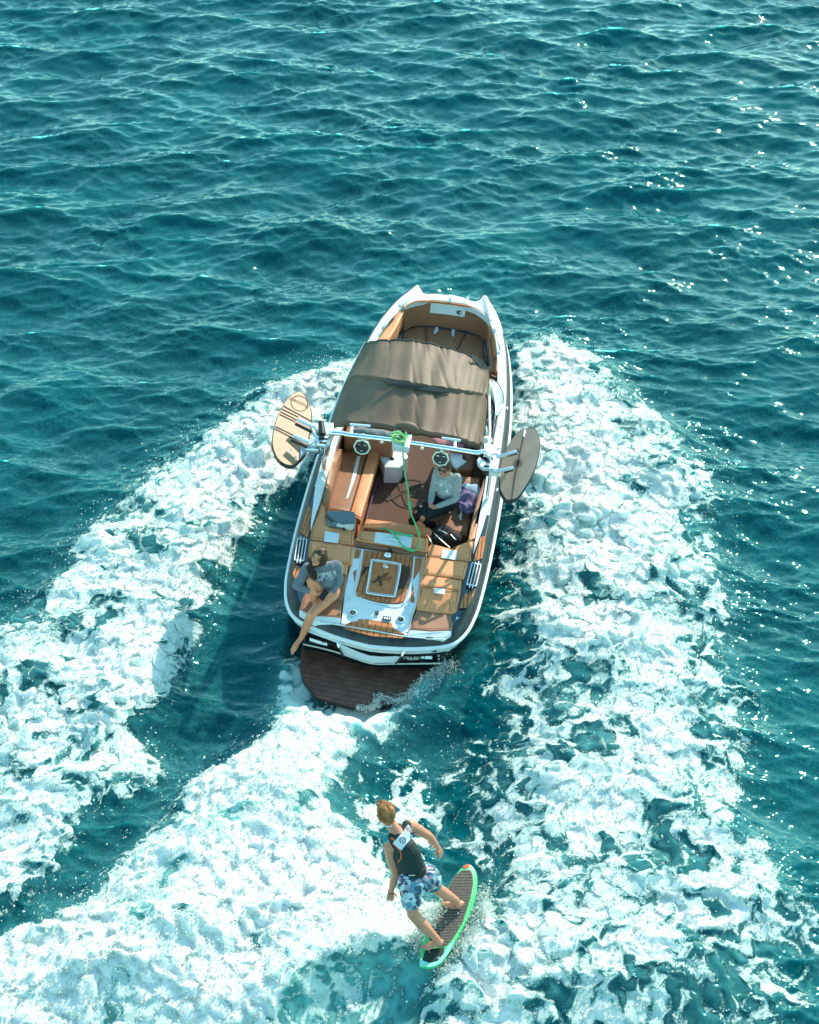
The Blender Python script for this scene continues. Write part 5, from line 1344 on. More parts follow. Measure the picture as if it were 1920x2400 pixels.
slab('buckle', poly(D3, [(1180, 1295), (1300, 1340), (1290, 1375), (1165, 1345)], .925), .02, M['cream'], T, bevel=.006)
slab('pocket', poly(D3, [(1270, 1320), (1490, 1310), (1480, 1385), (1420, 1420), (1310, 1390)], .895), .03, M['cream'], T, bevel=.012)
# purple towel over a pale blue garment on the starboard bench
T = Thing('folded_hoodie', BOAT, G1(1130, 960, .58), 'crumpled purple hoodie on the right bench beside the seated person', 'clothing')
blend('cloth', [ball_geo(G1(1030, 830, .66), (.10, .12, .06)), ball_geo(G1(1120, 900, .68), (.13, .14, .07)), ball_geo(G1(1120, 1050, .66), (.12, .12, .06)), ball_geo(G1(1190, 960, .66), (.09, .16, .07)), ball_geo(G1(1150, 1130, .64), (.07, .06, .05)), ball_geo(G1(980, 940, .63), (.07, .10, .04))], M['purple'], T, voxel=.007, smooth=3, wrinkle=.026, wscale=44)
tube('drawstring', smooth_path([G1(1010, 1110, .62), G1(1015, 1180, .61), G1(1000, 1230, .60), G1(1020, 1290, .60)], 3), [.012] * 4 + [.022] * 3 + [.018, .012, .004], M['print'], T, seg=6, flat=.4)
T = Thing('blue_towel', BOAT, G1(1200, 760, .60), 'pale blue towel behind the purple hoodie on the right bench', 'towel')
blend('cloth', [ball_geo(G1(1120, 760, .66), (.09, .09, .06)), ball_geo(G1(1220, 790, .68), (.10, .11, .07)), ball_geo(G1(1290, 860, .68), (.05, .10, .06))], M['blue_cloth'], T, voxel=.010, wrinkle=.010, wscale=24)
# black bag behind the bench
T = Thing('backpack', BOAT, G1(740, 1560, .58), 'black backpack on the right rear corner of the cockpit', 'backpack')
blend('pack', [ball_geo(G1(720, 1500, .64), (.15, .12, .08)), ball_geo(G1(850, 1600, .64), (.16, .10, .08)), ball_geo(G1(700, 1620, .62), (.14, .09, .06)), ball_geo(G1(930, 1700, .60), (.10, .07, .05))], M['pants'], T, voxel=.010, wrinkle=.012, wscale=22)
tube('strap', smooth_path([G1(560, 1510, .74), G1(650, 1600, .755), G1(740, 1680, .75), G1(820, 1750, .74)], 4), .006, M['cast'], T, seg=5)
tube('strap', smooth_path([G1(440, 1540, .70), G1(480, 1600, .72), G1(520, 1680, .72)], 4), .007, M['cast'], T, seg=5)
tube('zip', smooth_path([G1(640, 1450, .725), G1(700, 1475, .735), G1(780, 1520, .74)], 3), .006, M['cast'], T, seg=5)
tube('zip', smooth_path([G1(840, 1530, .735), G1(890, 1590, .735), G1(930, 1620, .72)], 3), .006, M['cast'], T, seg=5)
# dark jacket trailing over the passage by the white console
T = Thing('cable', BOAT, D4(620, 880, .22), 'thick black cable curling on the floor below the white console', 'cable')
tube('cable_body', smooth_path([D4(480, 650, .40), D4(515, 700, .38), D4(500, 790, .30), D4(520, 870, .25), D4(600, 890, .24), D4(680, 830, .24), D4(750, 790, .24), D4(810, 850, .24), D4(830, 950, .22)], 5), .042, M['pants'], T, seg=10)
# towels under the tower, ahead of the crossbar
T = Thing('blue_jacket', BOAT, D4(450, 240, .82), 'folded blue jacket on the left console under the tower bar', 'clothing')
blend('cloth', [ball_geo(D4(200, 215, .86), (.16, .07, .05)), ball_geo(D4(420, 250, .86), (.20, .08, .05)), ball_geo(D4(580, 265, .85), (.14, .06, .04))], M['bag_blue'], T, voxel=.011, wrinkle=.012, wscale=26)
T = Thing('pink_towel', BOAT, D4(1560, 370, .55), 'pink towel on the helm seat under the right end of the tower bar', 'towel')
blend('cloth', [ball_geo(D4(1480, 390, .62), (.14, .10, .05)), ball_geo(D4(1640, 400, .62), (.14, .11, .06)), ball_geo(D4(1380, 360, .60), (.10, .07, .04))], M['pink_cloth'], T, voxel=.011, wrinkle=.012, wscale=26)
# green tow rope
T = Thing('tow_rope', BOAT, C2(900, 770, .88), 'green and yellow tow rope hanging from the tower to the rear bench', 'rope')
rp = [D4(830, 250, 2.13), D4(835, 300, 2.13), D4(835, 420, 2.10), D4(826, 500, 1.98), D4(838, 700, 1.82), D4(855, 850, 1.70), D4(885, 1000, 1.58), D4(915, 1190, 1.45), C2(875, 400, 1.36), C2(882, 470, 1.30), C2(888, 530, 1.24), C2(900, 590, 1.16), C2(925, 650, 1.07), C2(942, 700, .99), C2(953, 745, .92), C2(945, 790, .90), C2(920, 812, .885), C2(885, 808, .885), C2(850, 785, .89), C2(825, 755, .895), C2(800, 718, .90), C2(770, 690, .90), C2(740, 678, .80), C2(705, 680, .78)]
rps = smooth_path(rp, 6)
tube('rope_line', rps, .0095, M['rope'], T, seg=8)
g_ = np.random.default_rng(3)
for k in range(8, len(rps) - 12, 3):
    tube('rope_fleck', [rps[k] + [.004, 0, .005], rps[k + 1] + [-.003, -.002, .006]], .0065, M['rope2'], T, seg=5) if k % 2 == 0 else None
for (a, b, r) in ((5, 14, .016), (58, 64, .018), (78, 82, .014), (96, 108, .017), (116, 122, .016)):
    tube('float', rps[a:b] + [0, 0, .004], r, M['rope'], T, seg=8)
for k in range(7):
    c0 = D4(775, 262, 2.10 + .012 * k)
    th_ = np.linspace(0, 2 * math.pi, 22)[:-1] + g_.uniform(0, 6)
    tube('coil', [c0 + np.array([(.085 + g_.normal(0, .008)) * math.cos(t) * (1 + .2 * math.sin(2 * t + k)), (.07 + g_.normal(0, .006)) * math.sin(t) - .01 * k, .012 * math.sin(3 * t + k)]) for t in th_], .0085, M['rope'] if k % 3 else M['rope2'], T, seg=6, closed=True)
tube('handle', [C2(770, 690, .905), C2(830, 708, .905), C2(915, 722, .900)], .013, M['rope'], T, seg=8)

# ------------------------------------------------------------------ the woman on the left stern seat
T = Thing('person', BOAT, W1(700, 1000, .73), 'woman in a slate sweatshirt sitting on the left stern seat, one bare leg overboard', 'person')
Z0 = .73
W = lambda x, y, z_: W1(x, y, z_)
hipL, hipR = W(785, 940, Z0 + .11), W(610, 930, Z0 + .11)
kneeL, ankL, toeL = W(430, 1290, Z0 + .06), W(262, 1690, .36), W(70, 1960, .24)
kneeR, ankR, toeR = W(425, 735, Z0 + .46), W(470, 1060, Z0 + .10), W(520, 1180, Z0 + .04)
neck = W(610, 455, Z0 + .58); hd = W(552, 330, Z0 + .74)
shL, shR = W(855, 470, Z0 + .52), W(365, 520, Z0 + .54)
elL, wrL = W(905, 720, Z0 + .31), W(765, 925, Z0 + .25)
elR, wrR = W(180, 815, Z0 + .34), W(410, 905, Z0 + .34)
face_f = np.array([-.30, -.86, .42]); crown = np.array([.22, .25, 1.0])
hg, HP, HA = head_geo(hd, face_f, crown, .98)
heelL = ankL + np.array([.01, .02, -.075])
geo = hg + [capsule(neck, .052, hd - [0, -.01, .06], .046)]
geo += chain([(hipL, .092), (hipL * .5 + kneeL * .5, .078), (kneeL, .054), (kneeL * .55 + ankL * .45 + [0.0, .0, -.01], .054), (ankL, .033)])
geo += [capsule(ankL, .034, ankL * .4 + toeL * .6 + [0, 0, .02], .030)] + foot_geo(ankL + (ankL - toeL) * .12 + [0, 0, -.03], toeL, up=(-.3, -.3, .9), side=-1)
geo += chain([(hipR, .092), (hipR * .5 + kneeR * .5, .076), (kneeR, .056), (kneeR * .5 + ankR * .5, .052), (ankR, .034)])
geo += foot_geo(ankR + [0, .02, -.03], toeR, side=1)
geo += hand_geo(wrL, W(700, 960, Z0 + .25), W(700, 900, Z0 + .28) - W(765, 925, Z0 + .25), (-.3, .3, -.6), curl=.55, size=.95)
geo += hand_geo(wrR, W(490, 955, Z0 + .30), W(520, 900, Z0 + .36) - W(410, 905, Z0 + .34), (.2, .2, -.8), curl=.35, size=.95)
geo += [capsule(elL, .036, wrL, .026), capsule(elR, .036, wrR, .026), ball_geo((hipL + hipR) / 2 + [0, .03, .02], (.16, .11, .09)), capsule((hipL + hipR) / 2 + [0, .03, 0], .08, neck + [0, .03, -.08], .06)]
body = blend('body', geo, M['skin2'], T, voxel=.006, smooth=4)
face_bits(HP, HA, T, T, smile=True, k=.98)
# sweatshirt
ch = W(640, 640, Z0 + .38)
sg = [capsule(W(700, 900, Z0 + .13), .135, ch, .135, sq=.82, up=(0, 1, .3)), capsule(ch, .138, W(610, 510, Z0 + .50), .105, sq=.82, up=(0, 1, .3)), capsule(shL, .070, shR + [.03, 0, 0], .068), capsule(neck - [0, 0, .05], .078, neck + [0, 0, .012], .058)]
sg += [capsule(ch + [.07, -.09, .01], .060, ch + [.065, -.095, 0], .058), capsule(ch + [-.07, -.09, .01], .060, ch + [-.065, -.095, 0], .058)]
sg += chain([(shL, .070), (elL, .052), (wrL * .85 + elL * .15, .040)]) + chain([(shR, .070), (elR, .053), (wrR * .85 + elR * .15, .040)])
sw = blend('sweatshirt', sg, M['sweat'], T, voxel=.007, smooth=4, wrinkle=.0055, wscale=42)
for w_, e_ in ((wrL, elL), (wrR, elR)):
    c0 = w_ * .88 + e_ * .12; c1 = w_ * .80 + e_ * .20
    tube('cuff', [c0, c1], .043, M['sweat'], T, seg=14)
bv = bvh_of(sw, T)
n_t = np.array([0.05, -.80, .60]); n_t /= np.linalg.norm(n_t); ex = W(745, 585, Z0 + .42) - W(530, 615, Z0 + .42); exn = ex / np.linalg.norm(ex); eyn = np.cross(n_t, exn)
letters('print', 'SUMMER', W(605, 618, Z0 + .43), exn * .092, eyn * .092, M['print'], T, bvh=bv, lift=.004)
letters('print', 'LOVE YOU', W(612, 680, Z0 + .37), exn * .062, eyn * .062, M['print'], T, bvh=bv, lift=.004)
# phone in her hand
Tp = Thing('phone', BOAT, W(640, 970, Z0 + .27), 'dark phone held by the woman on the stern', 'phone')
c0 = W(640, 965, Z0 + .285); d1 = W(690, 900, Z0 + .30) - W(605, 1010, Z0 + .27); d1 /= np.linalg.norm(d1); d2 = np.cross(d1, [0.3, -.3, .9]); d2 /= np.linalg.norm(d2); d3 = np.cross(d1, d2)
V, F = box_geo(c0, (.072, .036, .005), np.array([d1, d2, d3])); mesh_obj('phone_case', V, F, M['rubber'], Tp, bevel=.004)
V, F = box_geo(c0 + d3 * .006 * np.sign(d3[2]), (.066, .032, .001), np.array([d1, d2, d3])); mesh_obj('phone_screen', V, F, M['glass'], Tp, bevel=.001)
# long dark hair over her right shoulder
cap = [ball_geo(HP(0, -.022, .040), np.array([.083, .098, .090]) * .98, 20, 14, HA), capsule(HP(-.068, -.01, .02), .026, HP(-.070, -.01, -.05), .024), capsule(HP(.068, -.01, .02), .026, HP(.070, -.015, -.06), .022), capsule(HP(-.04, .045, .085), .022, HP(-.066, .030, .03), .018), capsule(HP(.04, .045, .085), .022, HP(.066, .030, .03), .018), ball_geo(HP(.01, -.06, .115), .030)]
blend('hair', cap, M['hair_dk'], T, voxel=.006, smooth=2, wrinkle=.004, wscale=80)
strands('hair_locks', [[HP(-.06, .0, .07), HP(-.085, .01, -.02), W(400, 480, Z0 + .64), W(440, 600, Z0 + .56), W(480, 700, Z0 + .50)],
    [HP(-.05, -.05, .07), HP(-.085, -.04, -.03), W(400, 470, Z0 + .62), W(470, 580, Z0 + .56), W(500, 690, Z0 + .50)],
    [HP(-.03, .03, .105), HP(-.080, .045, .02), W(425, 430, Z0 + .68), W(440, 560, Z0 + .59), W(500, 650, Z0 + .54)],
    [HP(-.05, -.02, .08), HP(-.09, -.02, -.04), W(390, 500, Z0 + .61), W(450, 640, Z0 + .54), W(460, 720, Z0 + .48)]], 260, .013, .0042, M['hair_dk'], T, seed=5)
strands('sunlit_locks', [[HP(.0, .03, .118), HP(.060, .03, .085), HP(.084, .0, .0), HP(.080, -.02, -.06)], [HP(.0, -.04, .125), HP(.06, -.04, .09), HP(.085, -.03, .0), HP(.078, -.04, -.07)]], 90, .006, .0032, M['hair_lt'], T, seed=8)  # auburn strands paint the sun on one side of her dark hair

# ------------------------------------------------------------------ the person on the starboard bench
T = Thing('person', BOAT, G1(740, 1010, .60), 'person in a pale grey printed shirt, black trousers and sunglasses on the right bench', 'person')
G = G1; z0 = .60
hipa, hipb = G(800, 1010, z0 + .10), G(690, 960, z0 + .10)
knA, fA = G(370, 1235, z0 + .12), G(560, 1440, .28)
knB, fB = G(300, 1130, z0 + .12), G(190, 1320, .27)
nk = G(795, 520, z0 + .55); hd = G(735, 415, z0 + .70)
sA, sB = G(945, 580, z0 + .49), G(625, 455, z0 + .50)
eA, wA = G(930, 930, z0 + .24), G(580, 1070, z0 + .20)
eB, wB = G(530, 800, z0 + .26), G(498, 1010, z0 + .21)
hg, HP, HA = head_geo(hd, (-.28, -.90, .28), (.05, .2, 1.0), .98)
geo = hg + [capsule(nk, .052, hd - [0, -.01, .06], .046)]
geo += chain([(knA + [.02, .02, .0], .062), (fA, .045)]) + [capsule(knB, .058, knB + [.02, .02, .02], .058), capsule((hipa + hipb) / 2 + [0, .03, 0], .07, nk + [0, .03, -.10], .055), capsule((hipa + hipb) / 2, .09, knA, .055), capsule((hipa + hipb) / 2, .09, knB, .055)]
geo += hand_geo(wA, G(520, 1080, z0 + .18), (0, .5, .6), (-.2, .6, -.4), curl=.5, size=.95) + hand_geo(wB, G(500, 1080, z0 + .19), (.6, .2, .5), (.2, .5, -.5), curl=.45, size=.95)
geo += [capsule(eA, .034, wA, .026), capsule(eB, .034, wB, .026)]
blend('body', geo, M['skin3'], T, voxel=.007, smooth=4)
face_bits(HP, HA, T, T, smile=False, k=.98, eyes=False)
for q in (-1, 1):
    V, F = ball_geo(HP(q * .031, .092, .004), np.array([.026, .006, .021]) * 1.0, 14, 8, HA); mesh_obj('sunglass_lens', V, F, M['glass'], T, smooth=True)
    tube('sunglass_arm', [HP(q * .056, .088, .010), HP(q * .078, .02, .008)], .003, M['rubber'], T, seg=6)
tube('sunglass_bridge', [HP(-.008, .099, .008), HP(.008, .099, .008)], .003, M['rubber'], T, seg=6)
ch = G(760, 740, z0 + .33)
sg = [capsule(G(750, 930, z0 + .10), .125, ch, .125, sq=.8, up=(0, 1, .3)), capsule(ch, .128, G(790, 570, z0 + .47), .10, sq=.8, up=(0, 1, .3)), capsule(sA, .062, sB, .060), capsule(nk - [0, 0, .05], .072, nk, .056)]
sg += chain([(sA, .064), (eA, .047), (wA * .9 + eA * .1, .036)]) + chain([(sB, .062), (eB, .046), (wB * .88 + eB * .12, .036)])
sh = blend('shirt', sg, M['sweat2'], T, voxel=.008, smooth=4, wrinkle=.005, wscale=42)
bv = bvh_of(sh, T)
n_t = np.array([-.1, -.8, .6]); n_t /= np.linalg.norm(n_t); exn = G(850, 640, z0 + .4) - G(640, 590, z0 + .4); exn /= np.linalg.norm(exn); eyn = np.cross(n_t, exn)
def deco(V, F, c): return letters('print', '', c, exn, eyn, M['print'], T, bvh=bv, lift=.004, geo=(V, F))
V0, F0 = text_mesh('BEDOUIN'); V0 = V0 * .062; 
xx = V0[:, 0].copy(); rr = .105 + V0[:, 1]; an = -xx / .115 + math.pi / 2
V0 = np.stack([rr * np.cos(an), rr * np.sin(an) - .06, 0 * xx], 1); deco(V0, F0, G(735, 690, z0 + .38))
V0 = np.array([(-.085, .045, 0), (-.02, .055, 0), (.04, .035, 0), (.075, -.01, 0), (.085, -.06, 0), (.04, -.045, 0), (-.01, -.02, 0), (-.045, .01, 0)]); deco(V0, [list(range(8))[::-1]], G(720, 735, z0 + .35))
V0, F0 = text_mesh('ALL GOOD'); deco(V0 * .045, F0, G(705, 800, z0 + .30))
V0, F0 = text_mesh('SURF'); deco(V0 * .045, F0, G(705, 840, z0 + .27))
pg = chain([(hipa, .105), (knA, .074), ]) + chain([(hipb, .105), (knB, .074)]) + [ball_geo((hipa + hipb) / 2, (.16, .14, .10))]
pg += [capsule(knA + [.02, .0, -.02], .060, fA + [0, 0, .02], .062), capsule(knB + [-.0, 0, -.03], .058, fB + [0, 0, .02], .060)]
pt = blend('trousers', pg, M['pants'], T, voxel=.009, smooth=4, wrinkle=.006, wscale=34)
for c_, s_ in ((knA + [.0, -.062, .03], (.034, .020, .055)), (knB + [-.03, -.05, .02], (.020, .016, .035))):
    V, F = ball_geo(c_, s_, 14, 9); mesh_obj('bare_knee', V, F, M['skin3'], T, smooth=True)
cap = [ball_geo(HP(0, -.018, .045), np.array([.082, .098, .088]), 20, 14, HA), capsule(HP(.066, -.02, .02), .026, HP(.072, -.05, -.06), .024), capsule(HP(-.066, -.02, .02), .022, HP(-.068, -.04, -.03), .020)]
blend('hair', cap, M['hair_dk'], T, voxel=.007, smooth=2, wrinkle=.003, wscale=80)
strands('hair_locks', [[HP(.05, -.04, .08), HP(.085, -.05, .0), G(860, 430, z0 + .58), G(930, 490, z0 + .52)], [HP(.02, -.08, .08), HP(.06, -.09, .0), G(840, 400, z0 + .60), G(950, 480, z0 + .53)]], 150, .014, .0045, M['hair_dk'], T, seed=4)

# ------------------------------------------------------------------ the rider and his board
S = lambda x, y, z_: C4(x, y, z_, SEA)
zbd = lambda x, y: .44 - (y - 870) / 1140 * .16 - (x - 1090) / 300 * .02
ol = [(1290, 868), (1335, 875), (1385, 935), (1402, 1010), (1400, 1110), (1385, 1220), (1345, 1360), (1290, 1480), (1225, 1600), (1160, 1720), (1090, 1840), (1010, 1950), (935, 1990), (868, 2008), (810, 1998), (765, 1978), (770, 1880), (785, 1740), (822, 1630), (870, 1545), (930, 1440), (985, 1320), (1040, 1200), (1095, 1080), (1160, 985), (1235, 900)]
P = smooth_path([S(p[0], p[1], zbd(*p)) for p in ol], 4, True); c = P.mean(0)
T = Thing('surfboard', SEA, c - [0, 0, .06], 'green edged wakesurf board with patterned grey pads and an orange nose under the rider', 'surfboard')
n = len(P); rings = []
for s_, dz in ((.955, .004), (.99, -.004), (1.0, -.022), (.985, -.045), (.93, -.058)):
    q = c + (P - c) * s_; q[:, 2] += dz; rings.append(q)
V = np.vstack(rings); F = [(j * n + i, j * n + (i + 1) % n, (j + 1) * n + (i + 1) % n, (j + 1) * n + i) for j in range(4) for i in range(n)] + [[4 * n + i for i in range(n)], [i for i in range(n)]]
mesh_obj('board_core', V, F, M['lime'], T, smooth=True, angle=50)
sp_ = lambda pts, d=.006: np.array([S(p[0], p[1], zbd(*p) + d) for p in pts])
pad1 = [(1160, 990), (1230, 935), (1325, 930), (1350, 985), (1355, 1080), (1335, 1210), (1290, 1360), (1245, 1498), (1190, 1506), (1110, 1460), (985, 1345), (1050, 1200), (1100, 1080)]
pad2 = [(990, 1340), (1110, 1450), (1190, 1500), (1250, 1492), (1200, 1580), (1130, 1690), (1060, 1770), (960, 1780), (880, 1700), (840, 1620), (900, 1530), (950, 1430)]
pad3 = [(825, 1820), (900, 1800), (1040, 1775), (1030, 1850), (960, 1930), (880, 1950), (800, 1925)]
p1 = slab('traction_pad', sp_(pad1), .008, M['pad'], T, bevel=.002, seg=1)
p2 = slab('traction_pad', sp_(pad2), .008, M['pad'], T, bevel=.002, seg=1)
slab('tail_pad', sp_(pad3, .010), .012, M['vest'], T, bevel=.004)
slab('tail_trim', sp_([(768, 1985), (772, 1880), (800, 1925), (880, 1955), (960, 1935), (1035, 1850), (1075, 1770), (1160, 1700), (1090, 1835), (1010, 1945), (935, 1985), (868, 2000), (812, 1992)], .006), .008, M['mint'], T, bevel=.002, seg=1)
# diamond tread lines on the front pad
def inside(q, pl):
    r = False; m = len(pl)
    for i in range(m):
        x1, y1 = pl[i]; x2, y2 = pl[(i + 1) % m]
        if (y1 > q[1]) != (y2 > q[1]) and q[0] < (x2 - x1) * (q[1] - y1) / (y2 - y1) + x1: r = not r
    return r
geos = []
for row in range(26):
    for cc in range(26):
        x_ = 860 + cc * 26 + (row % 2) * 13; y_ = 945 + row * 32 * 1.0
        for pl in (pad1, pad2):
            if inside((x_ - 8, y_), pl) and inside((x_ + 10, y_ + 6), pl):
                geos.append(tube_geo([S(x_ - 12, y_ + 3, zbd(x_, y_) + .009), S(x_, y_ - 6, zbd(x_, y_) + .009), S(x_ + 12, y_ + 3, zbd(x_, y_) + .009)], .0028, 4))
V, F = merge(geos); tr = mesh_obj('tread', V, F, M['tread'], T); tr['kind'] = 'stuff'
slab('nose_patch', sp_([(1240, 890), (1290, 865), (1318, 872), (1310, 900), (1270, 915), (1245, 912)], .012), .02, M['orange'], T, bevel=.006)
for a, b in (((1175, 1715), (1185, 1780)), ((1135, 1790), (1125, 1905))):
    tube('fin', [S(a[0], a[1], .24), S(b[0], b[1], .10)], [.022, .010], M['vest'], T, seg=8, flat=.3)

T = Thing('person', SEA, S(960, 1700, .33), 'barefoot man in dark vest and patterned shorts riding the green edged board', 'person')
zb_ = lambda x, y: zbd(x, y) + .03
hL, hR = S(655, 1060, 1.16), S(845, 985, 1.16)
kL, aL = S(690, 1415, .80), S(955, 1690, zb_(955, 1690) + .09)
kR, aR = S(955, 1135, .86), S(1165, 1265, zb_(1165, 1265) + .09)
nk = S(520, 520, 1.60); hd = S(385, 318, 1.78)
sL, sR = S(440, 690, 1.47), S(675, 455, 1.53)
eL, wL = S(505, 985, 1.17), S(452, 1165, .97)
eR, wR = S(870, 560, 1.30), S(960, 680, 1.12)
hg, HP, HA = head_geo(hd, (-.62, .70, -.28), (-.05, .30, 1.0), 1.04)
geo = hg + [capsule(nk, .062, hd + [.02, -.02, -.05], .056)]
geo += chain([(hL, .095), ((hL + kL) / 2, .084), (kL, .060), (kL * .6 + aL * .4 + [-.0, -.015, .01], .060), (aL, .036)])
geo += chain([(hR, .095), ((hR + kR) / 2, .084), (kR, .060), (kR * .6 + aR * .4 + [.0, -.01, .01], .060), (aR, .036)])
geo += foot_geo(S(1000, 1735, zb_(1000, 1735) + .012), S(795, 1800, zb_(795, 1800) + .008), side=1, size=1.1)
geo += foot_geo(S(1225, 1315, zb_(1225, 1315) + .012), S(1000, 1318, zb_(1000, 1318) + .008), side=1, size=1.1)
geo += [capsule(aL, .038, S(975, 1735, zb_(975, 1735) + .04), .036), capsule(aR, .038, S(1190, 1315, zb_(1190, 1315) + .04), .036)]
geo += chain([(sL, .064), ((sL + eL) / 2 + [-.008, 0, 0], .056), (eL, .042), ((eL + wL) / 2, .042), (wL, .028)])
geo += chain([(sR, .064), ((sR + eR) / 2, .054), (eR, .042), ((eR + wR) / 2, .041), (wR, .028)])
geo += hand_geo(wL, S(445, 1235, .90), S(480, 1200, .93) - S(440, 1200, .93), (.5, .3, -.3), curl=.25, size=1.02)
geo += hand_geo(wR, S(995, 740, 1.06), S(960, 760, 1.06) - S(1010, 700, 1.06), (-.2, -.6, -.5), curl=.22, size=1.02, spread=.16)
ch = S(600, 730, 1.42); ws = S(700, 970, 1.20)
geo += [capsule(ws, .125, ch, .145, sq=.72, up=(.5, .7, -.2)), capsule(ch, .145, S(535, 590, 1.55), .10, sq=.72, up=(.5, .7, -.2)), capsule(sL + [.02, .0, .01], .068, sR + [-.02, 0, .01], .068), capsule((hL + hR) / 2, .12, ws, .12), capsule(nk - [0, 0, .04], .085, nk, .065)]
blend('body', geo, M['skin3'], T, voxel=.006, smooth=4)
cap = [ball_geo(HP(0, -.020, .045), np.array([.086, .100, .088]), 20, 14, HA), capsule(HP(0, -.075, .0), .045, HP(0, -.075, -.045), .035), capsule(HP(-.06, -.03, .0), .026, HP(-.05, -.05, -.04), .022), capsule(HP(.06, -.03, .0), .026, HP(.05, -.05, -.04), .022), capsule(HP(-.03, .045, .095), .026, HP(.03, .045, .095), .026)]
blend('hair', cap, M['hair_lt'], T, voxel=.005, smooth=1, wrinkle=.004, wscale=120)
strands('hair_locks', [[HP(0, -.02, .132), HP(0, -.08, .10), HP(0, -.112, .03), HP(0, -.10, -.05)], [HP(0, .0, .130), HP(-.06, -.03, .10), HP(-.085, -.04, .03), HP(-.07, -.05, -.03)], [HP(0, .0, .130), HP(.06, -.03, .10), HP(.085, -.04, .03), HP(.07, -.05, -.03)], [HP(0, .02, .130), HP(0, .07, .11), HP(.01, .09, .08), HP(.0, .10, .06)]], 420, .012, .0030, M['hair_lt'], T, seed=12)
tube('strap', smooth_path([HP(-.065, .02, -.075), HP(-.060, -.05, -.085), HP(0, -.085, -.095), HP(.055, -.06, -.085), HP(.062, .0, -.075)], 4), .006, M['print'], T, seg=6)
tube('vest_collar', smooth_path([nk + [-.075, -.02, .01], nk + [-.035, -.085, -.005], nk + [.045, -.075, -.005], nk + [.085, -.01, .01]], 5), .014, M['orange'], T, seg=8)
# vest: torso only, open at the shoulders
vg = [capsule(S(705, 960, 1.21), .152, ch, .174, sq=.76, up=(.5, .7, -.2)), capsule(ch, .172, S(545, 620, 1.53), .118, sq=.74, up=(.5, .7, -.2)),
      capsule(S(520, 640, 1.52), .075, S(470, 560, 1.585), .05), capsule(S(600, 560, 1.55), .070, S(625, 440, 1.595), .05)]
ve = blend('vest', vg, M['vest'], T, voxel=.007, smooth=4, wrinkle=.003, wscale=30)
bv = bvh_of(ve, T)
nb = np.array([.25, -.70, .66]); nb /= np.linalg.norm(nb)
def on_vest(px_, z_=1.5, lift=.005):
    p = S(px_[0], px_[1], z_); r = p - c_C; r /= np.linalg.norm(r)
    h = bv.ray_cast(Vector(c_C), Vector(r), 60)
    return np.array(h[0]) - r * lift if h[0] is not None else p
def patch(name, quad, m, nn=8, lift=.006):
    a, b, c_, d = [np.array(q, float) for q in quad]; V = []
    for i in range(nn + 1):
        for j in range(nn + 1):
            u_, v_ = i / nn, j / nn; V.append(on_vest((a * (1 - u_) + b * u_) * (1 - v_) + (d * (1 - u_) + c_ * u_) * v_, lift=lift))
    return mesh_obj(name, V, [(i * (nn + 1) + j, (i + 1) * (nn + 1) + j, (i + 1) * (nn + 1) + j + 1, i * (nn + 1) + j + 1) for i in range(nn) for j in range(nn)], m, T, smooth=True)
patch('vest_panel', [(470, 640), (565, 535), (650, 615), (565, 720)], M['print'])
patch('vest_panel', [(565, 535), (640, 430), (722, 520), (650, 615)], M['blue_cloth'])
for k in range(3): patch('panel_stripe', [(590 + 22 * k, 500 - 27 * k), (598 + 22 * k, 490 - 27 * k), (690 + 12 * k, 570 - 22 * k), (683 + 12 * k, 580 - 22 * k)], M['orange'] if k == 1 else M['cream'], 4, .008)
tube('panel_logo', [on_vest((583 + 33 * math.cos(t), 605 + 33 * math.sin(t)), lift=.009) for t in np.linspace(0, 2 * math.pi, 20)[:-1]], .0035, M['ink'], T, seg=4, closed=True)
tube('panel_logo', [on_vest(q, lift=.009) for q in ((568, 600), (583, 612), (600, 592))], .0035, M['ink'], T, seg=4)
tube('vest_hem', smooth_path([on_vest(q) for q in ((600, 985), (650, 998), (720, 995), (780, 960), (830, 905))], 4), .010, M['rubber'], T, seg=8)
tube('waist_label', [on_vest((648, 994), lift=.012), on_vest((718, 992), lift=.012)], .006, M['cream'], T, seg=6)
tube('armhole_trim', smooth_path([on_vest(q) for q in ((470, 640), (530, 700), (562, 750), (560, 810), (530, 845))], 4), .007, M['orange'], T, seg=6)
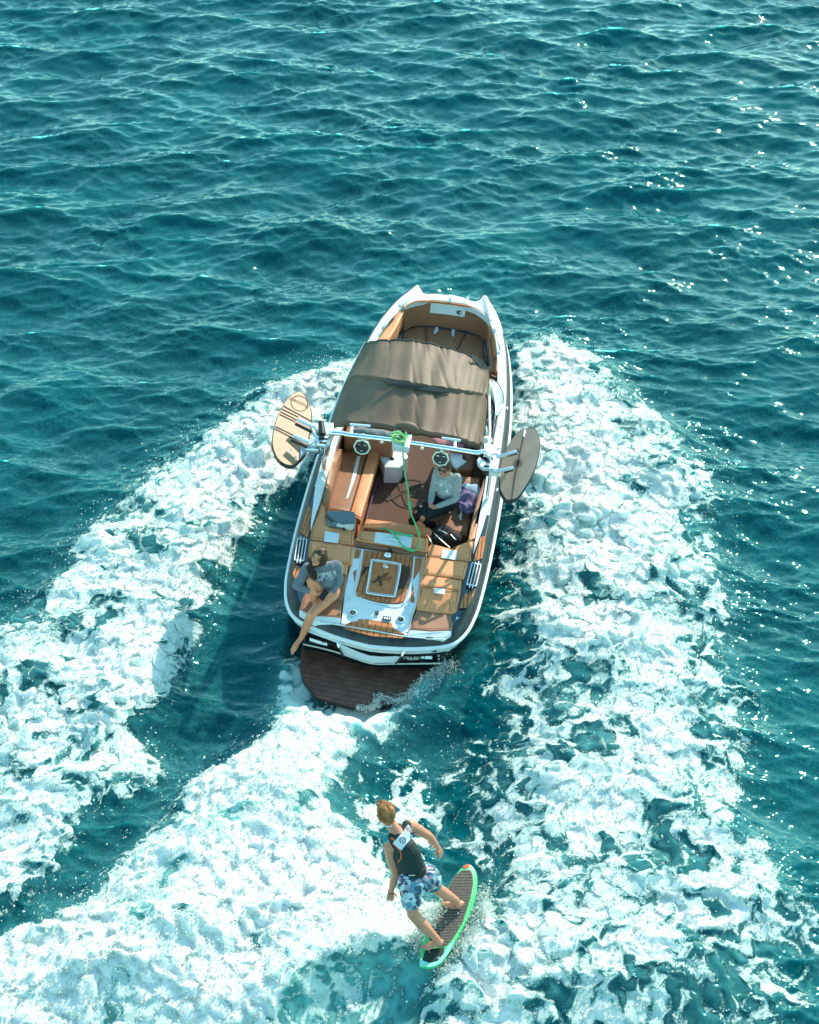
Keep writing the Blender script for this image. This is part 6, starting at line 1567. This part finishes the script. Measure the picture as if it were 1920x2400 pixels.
# patterned shorts
def shorts_mat():
    m = bpy.data.materials.new('leaf_print'); m.use_nodes = True; N, Lk = m.node_tree.nodes, m.node_tree.links; b = N['Principled BSDF']; b.inputs['Roughness'].default_value = .8
    tc = N.new('ShaderNodeTexCoord'); mp = N.new('ShaderNodeMapping'); mp.inputs['Scale'].default_value = (17, 44, 17); mp.inputs['Rotation'].default_value = (.4, .7, .6); Lk.new(tc.outputs['Object'], mp.inputs[0])
    no = N.new('ShaderNodeTexNoise'); no.inputs['Scale'].default_value = 11; Lk.new(tc.outputs['Object'], no.inputs['Vector'])
    ad = N.new('ShaderNodeVectorMath'); ad.operation = 'MULTIPLY_ADD'; ad.inputs[1].default_value = (2.4, 2.4, 2.4); Lk.new(no.outputs['Color'], ad.inputs[0]); Lk.new(mp.outputs[0], ad.inputs[2])
    vo = N.new('ShaderNodeTexVoronoi'); vo.inputs['Scale'].default_value = 1.0; Lk.new(ad.outputs[0], vo.inputs['Vector'])
    sp2_ = N.new('ShaderNodeSeparateColor'); Lk.new(vo.outputs['Color'], sp2_.inputs[0])
    cr = N.new('ShaderNodeValToRGB'); cr.color_ramp.interpolation = 'CONSTANT'; e = cr.color_ramp.elements
    e[0].color = (.03, .07, .10, 1); e[1].position = .25; e[1].color = (.13, .28, .38, 1)
    for p_, c_ in ((.45, (.42, .58, .66, 1)), (.62, (.52, .34, .38, 1)), (.75, (.05, .12, .17, 1)), (.88, (.60, .68, .72, 1))):
        q = e.new(p_); q.color = c_
    Lk.new(sp2_.outputs[0], cr.inputs[0]); Lk.new(cr.outputs[0], b.inputs['Base Color']); return m
sg = [capsule(hL + [0, 0, .0], .122, hL * .42 + kL * .58, .108), capsule(hR, .122, hR * .45 + kR * .55, .106), capsule((hL + hR) / 2 + [0, 0, .0], .135, ws - [0, 0, .02], .128), ball_geo((hL + hR) / 2 + [-.01, -.03, -.02], (.16, .14, .12))]
blend('shorts', sg, shorts_mat(), T, voxel=.008, smooth=4, wrinkle=.005, wscale=36)
tube('bracelet', [wL + np.array([.030 * math.cos(t), .030 * math.sin(t), .006 * math.sin(t)]) for t in np.linspace(0, 2 * math.pi, 16)[:-1]], .0035, M['ink'], T, seg=5, closed=True)
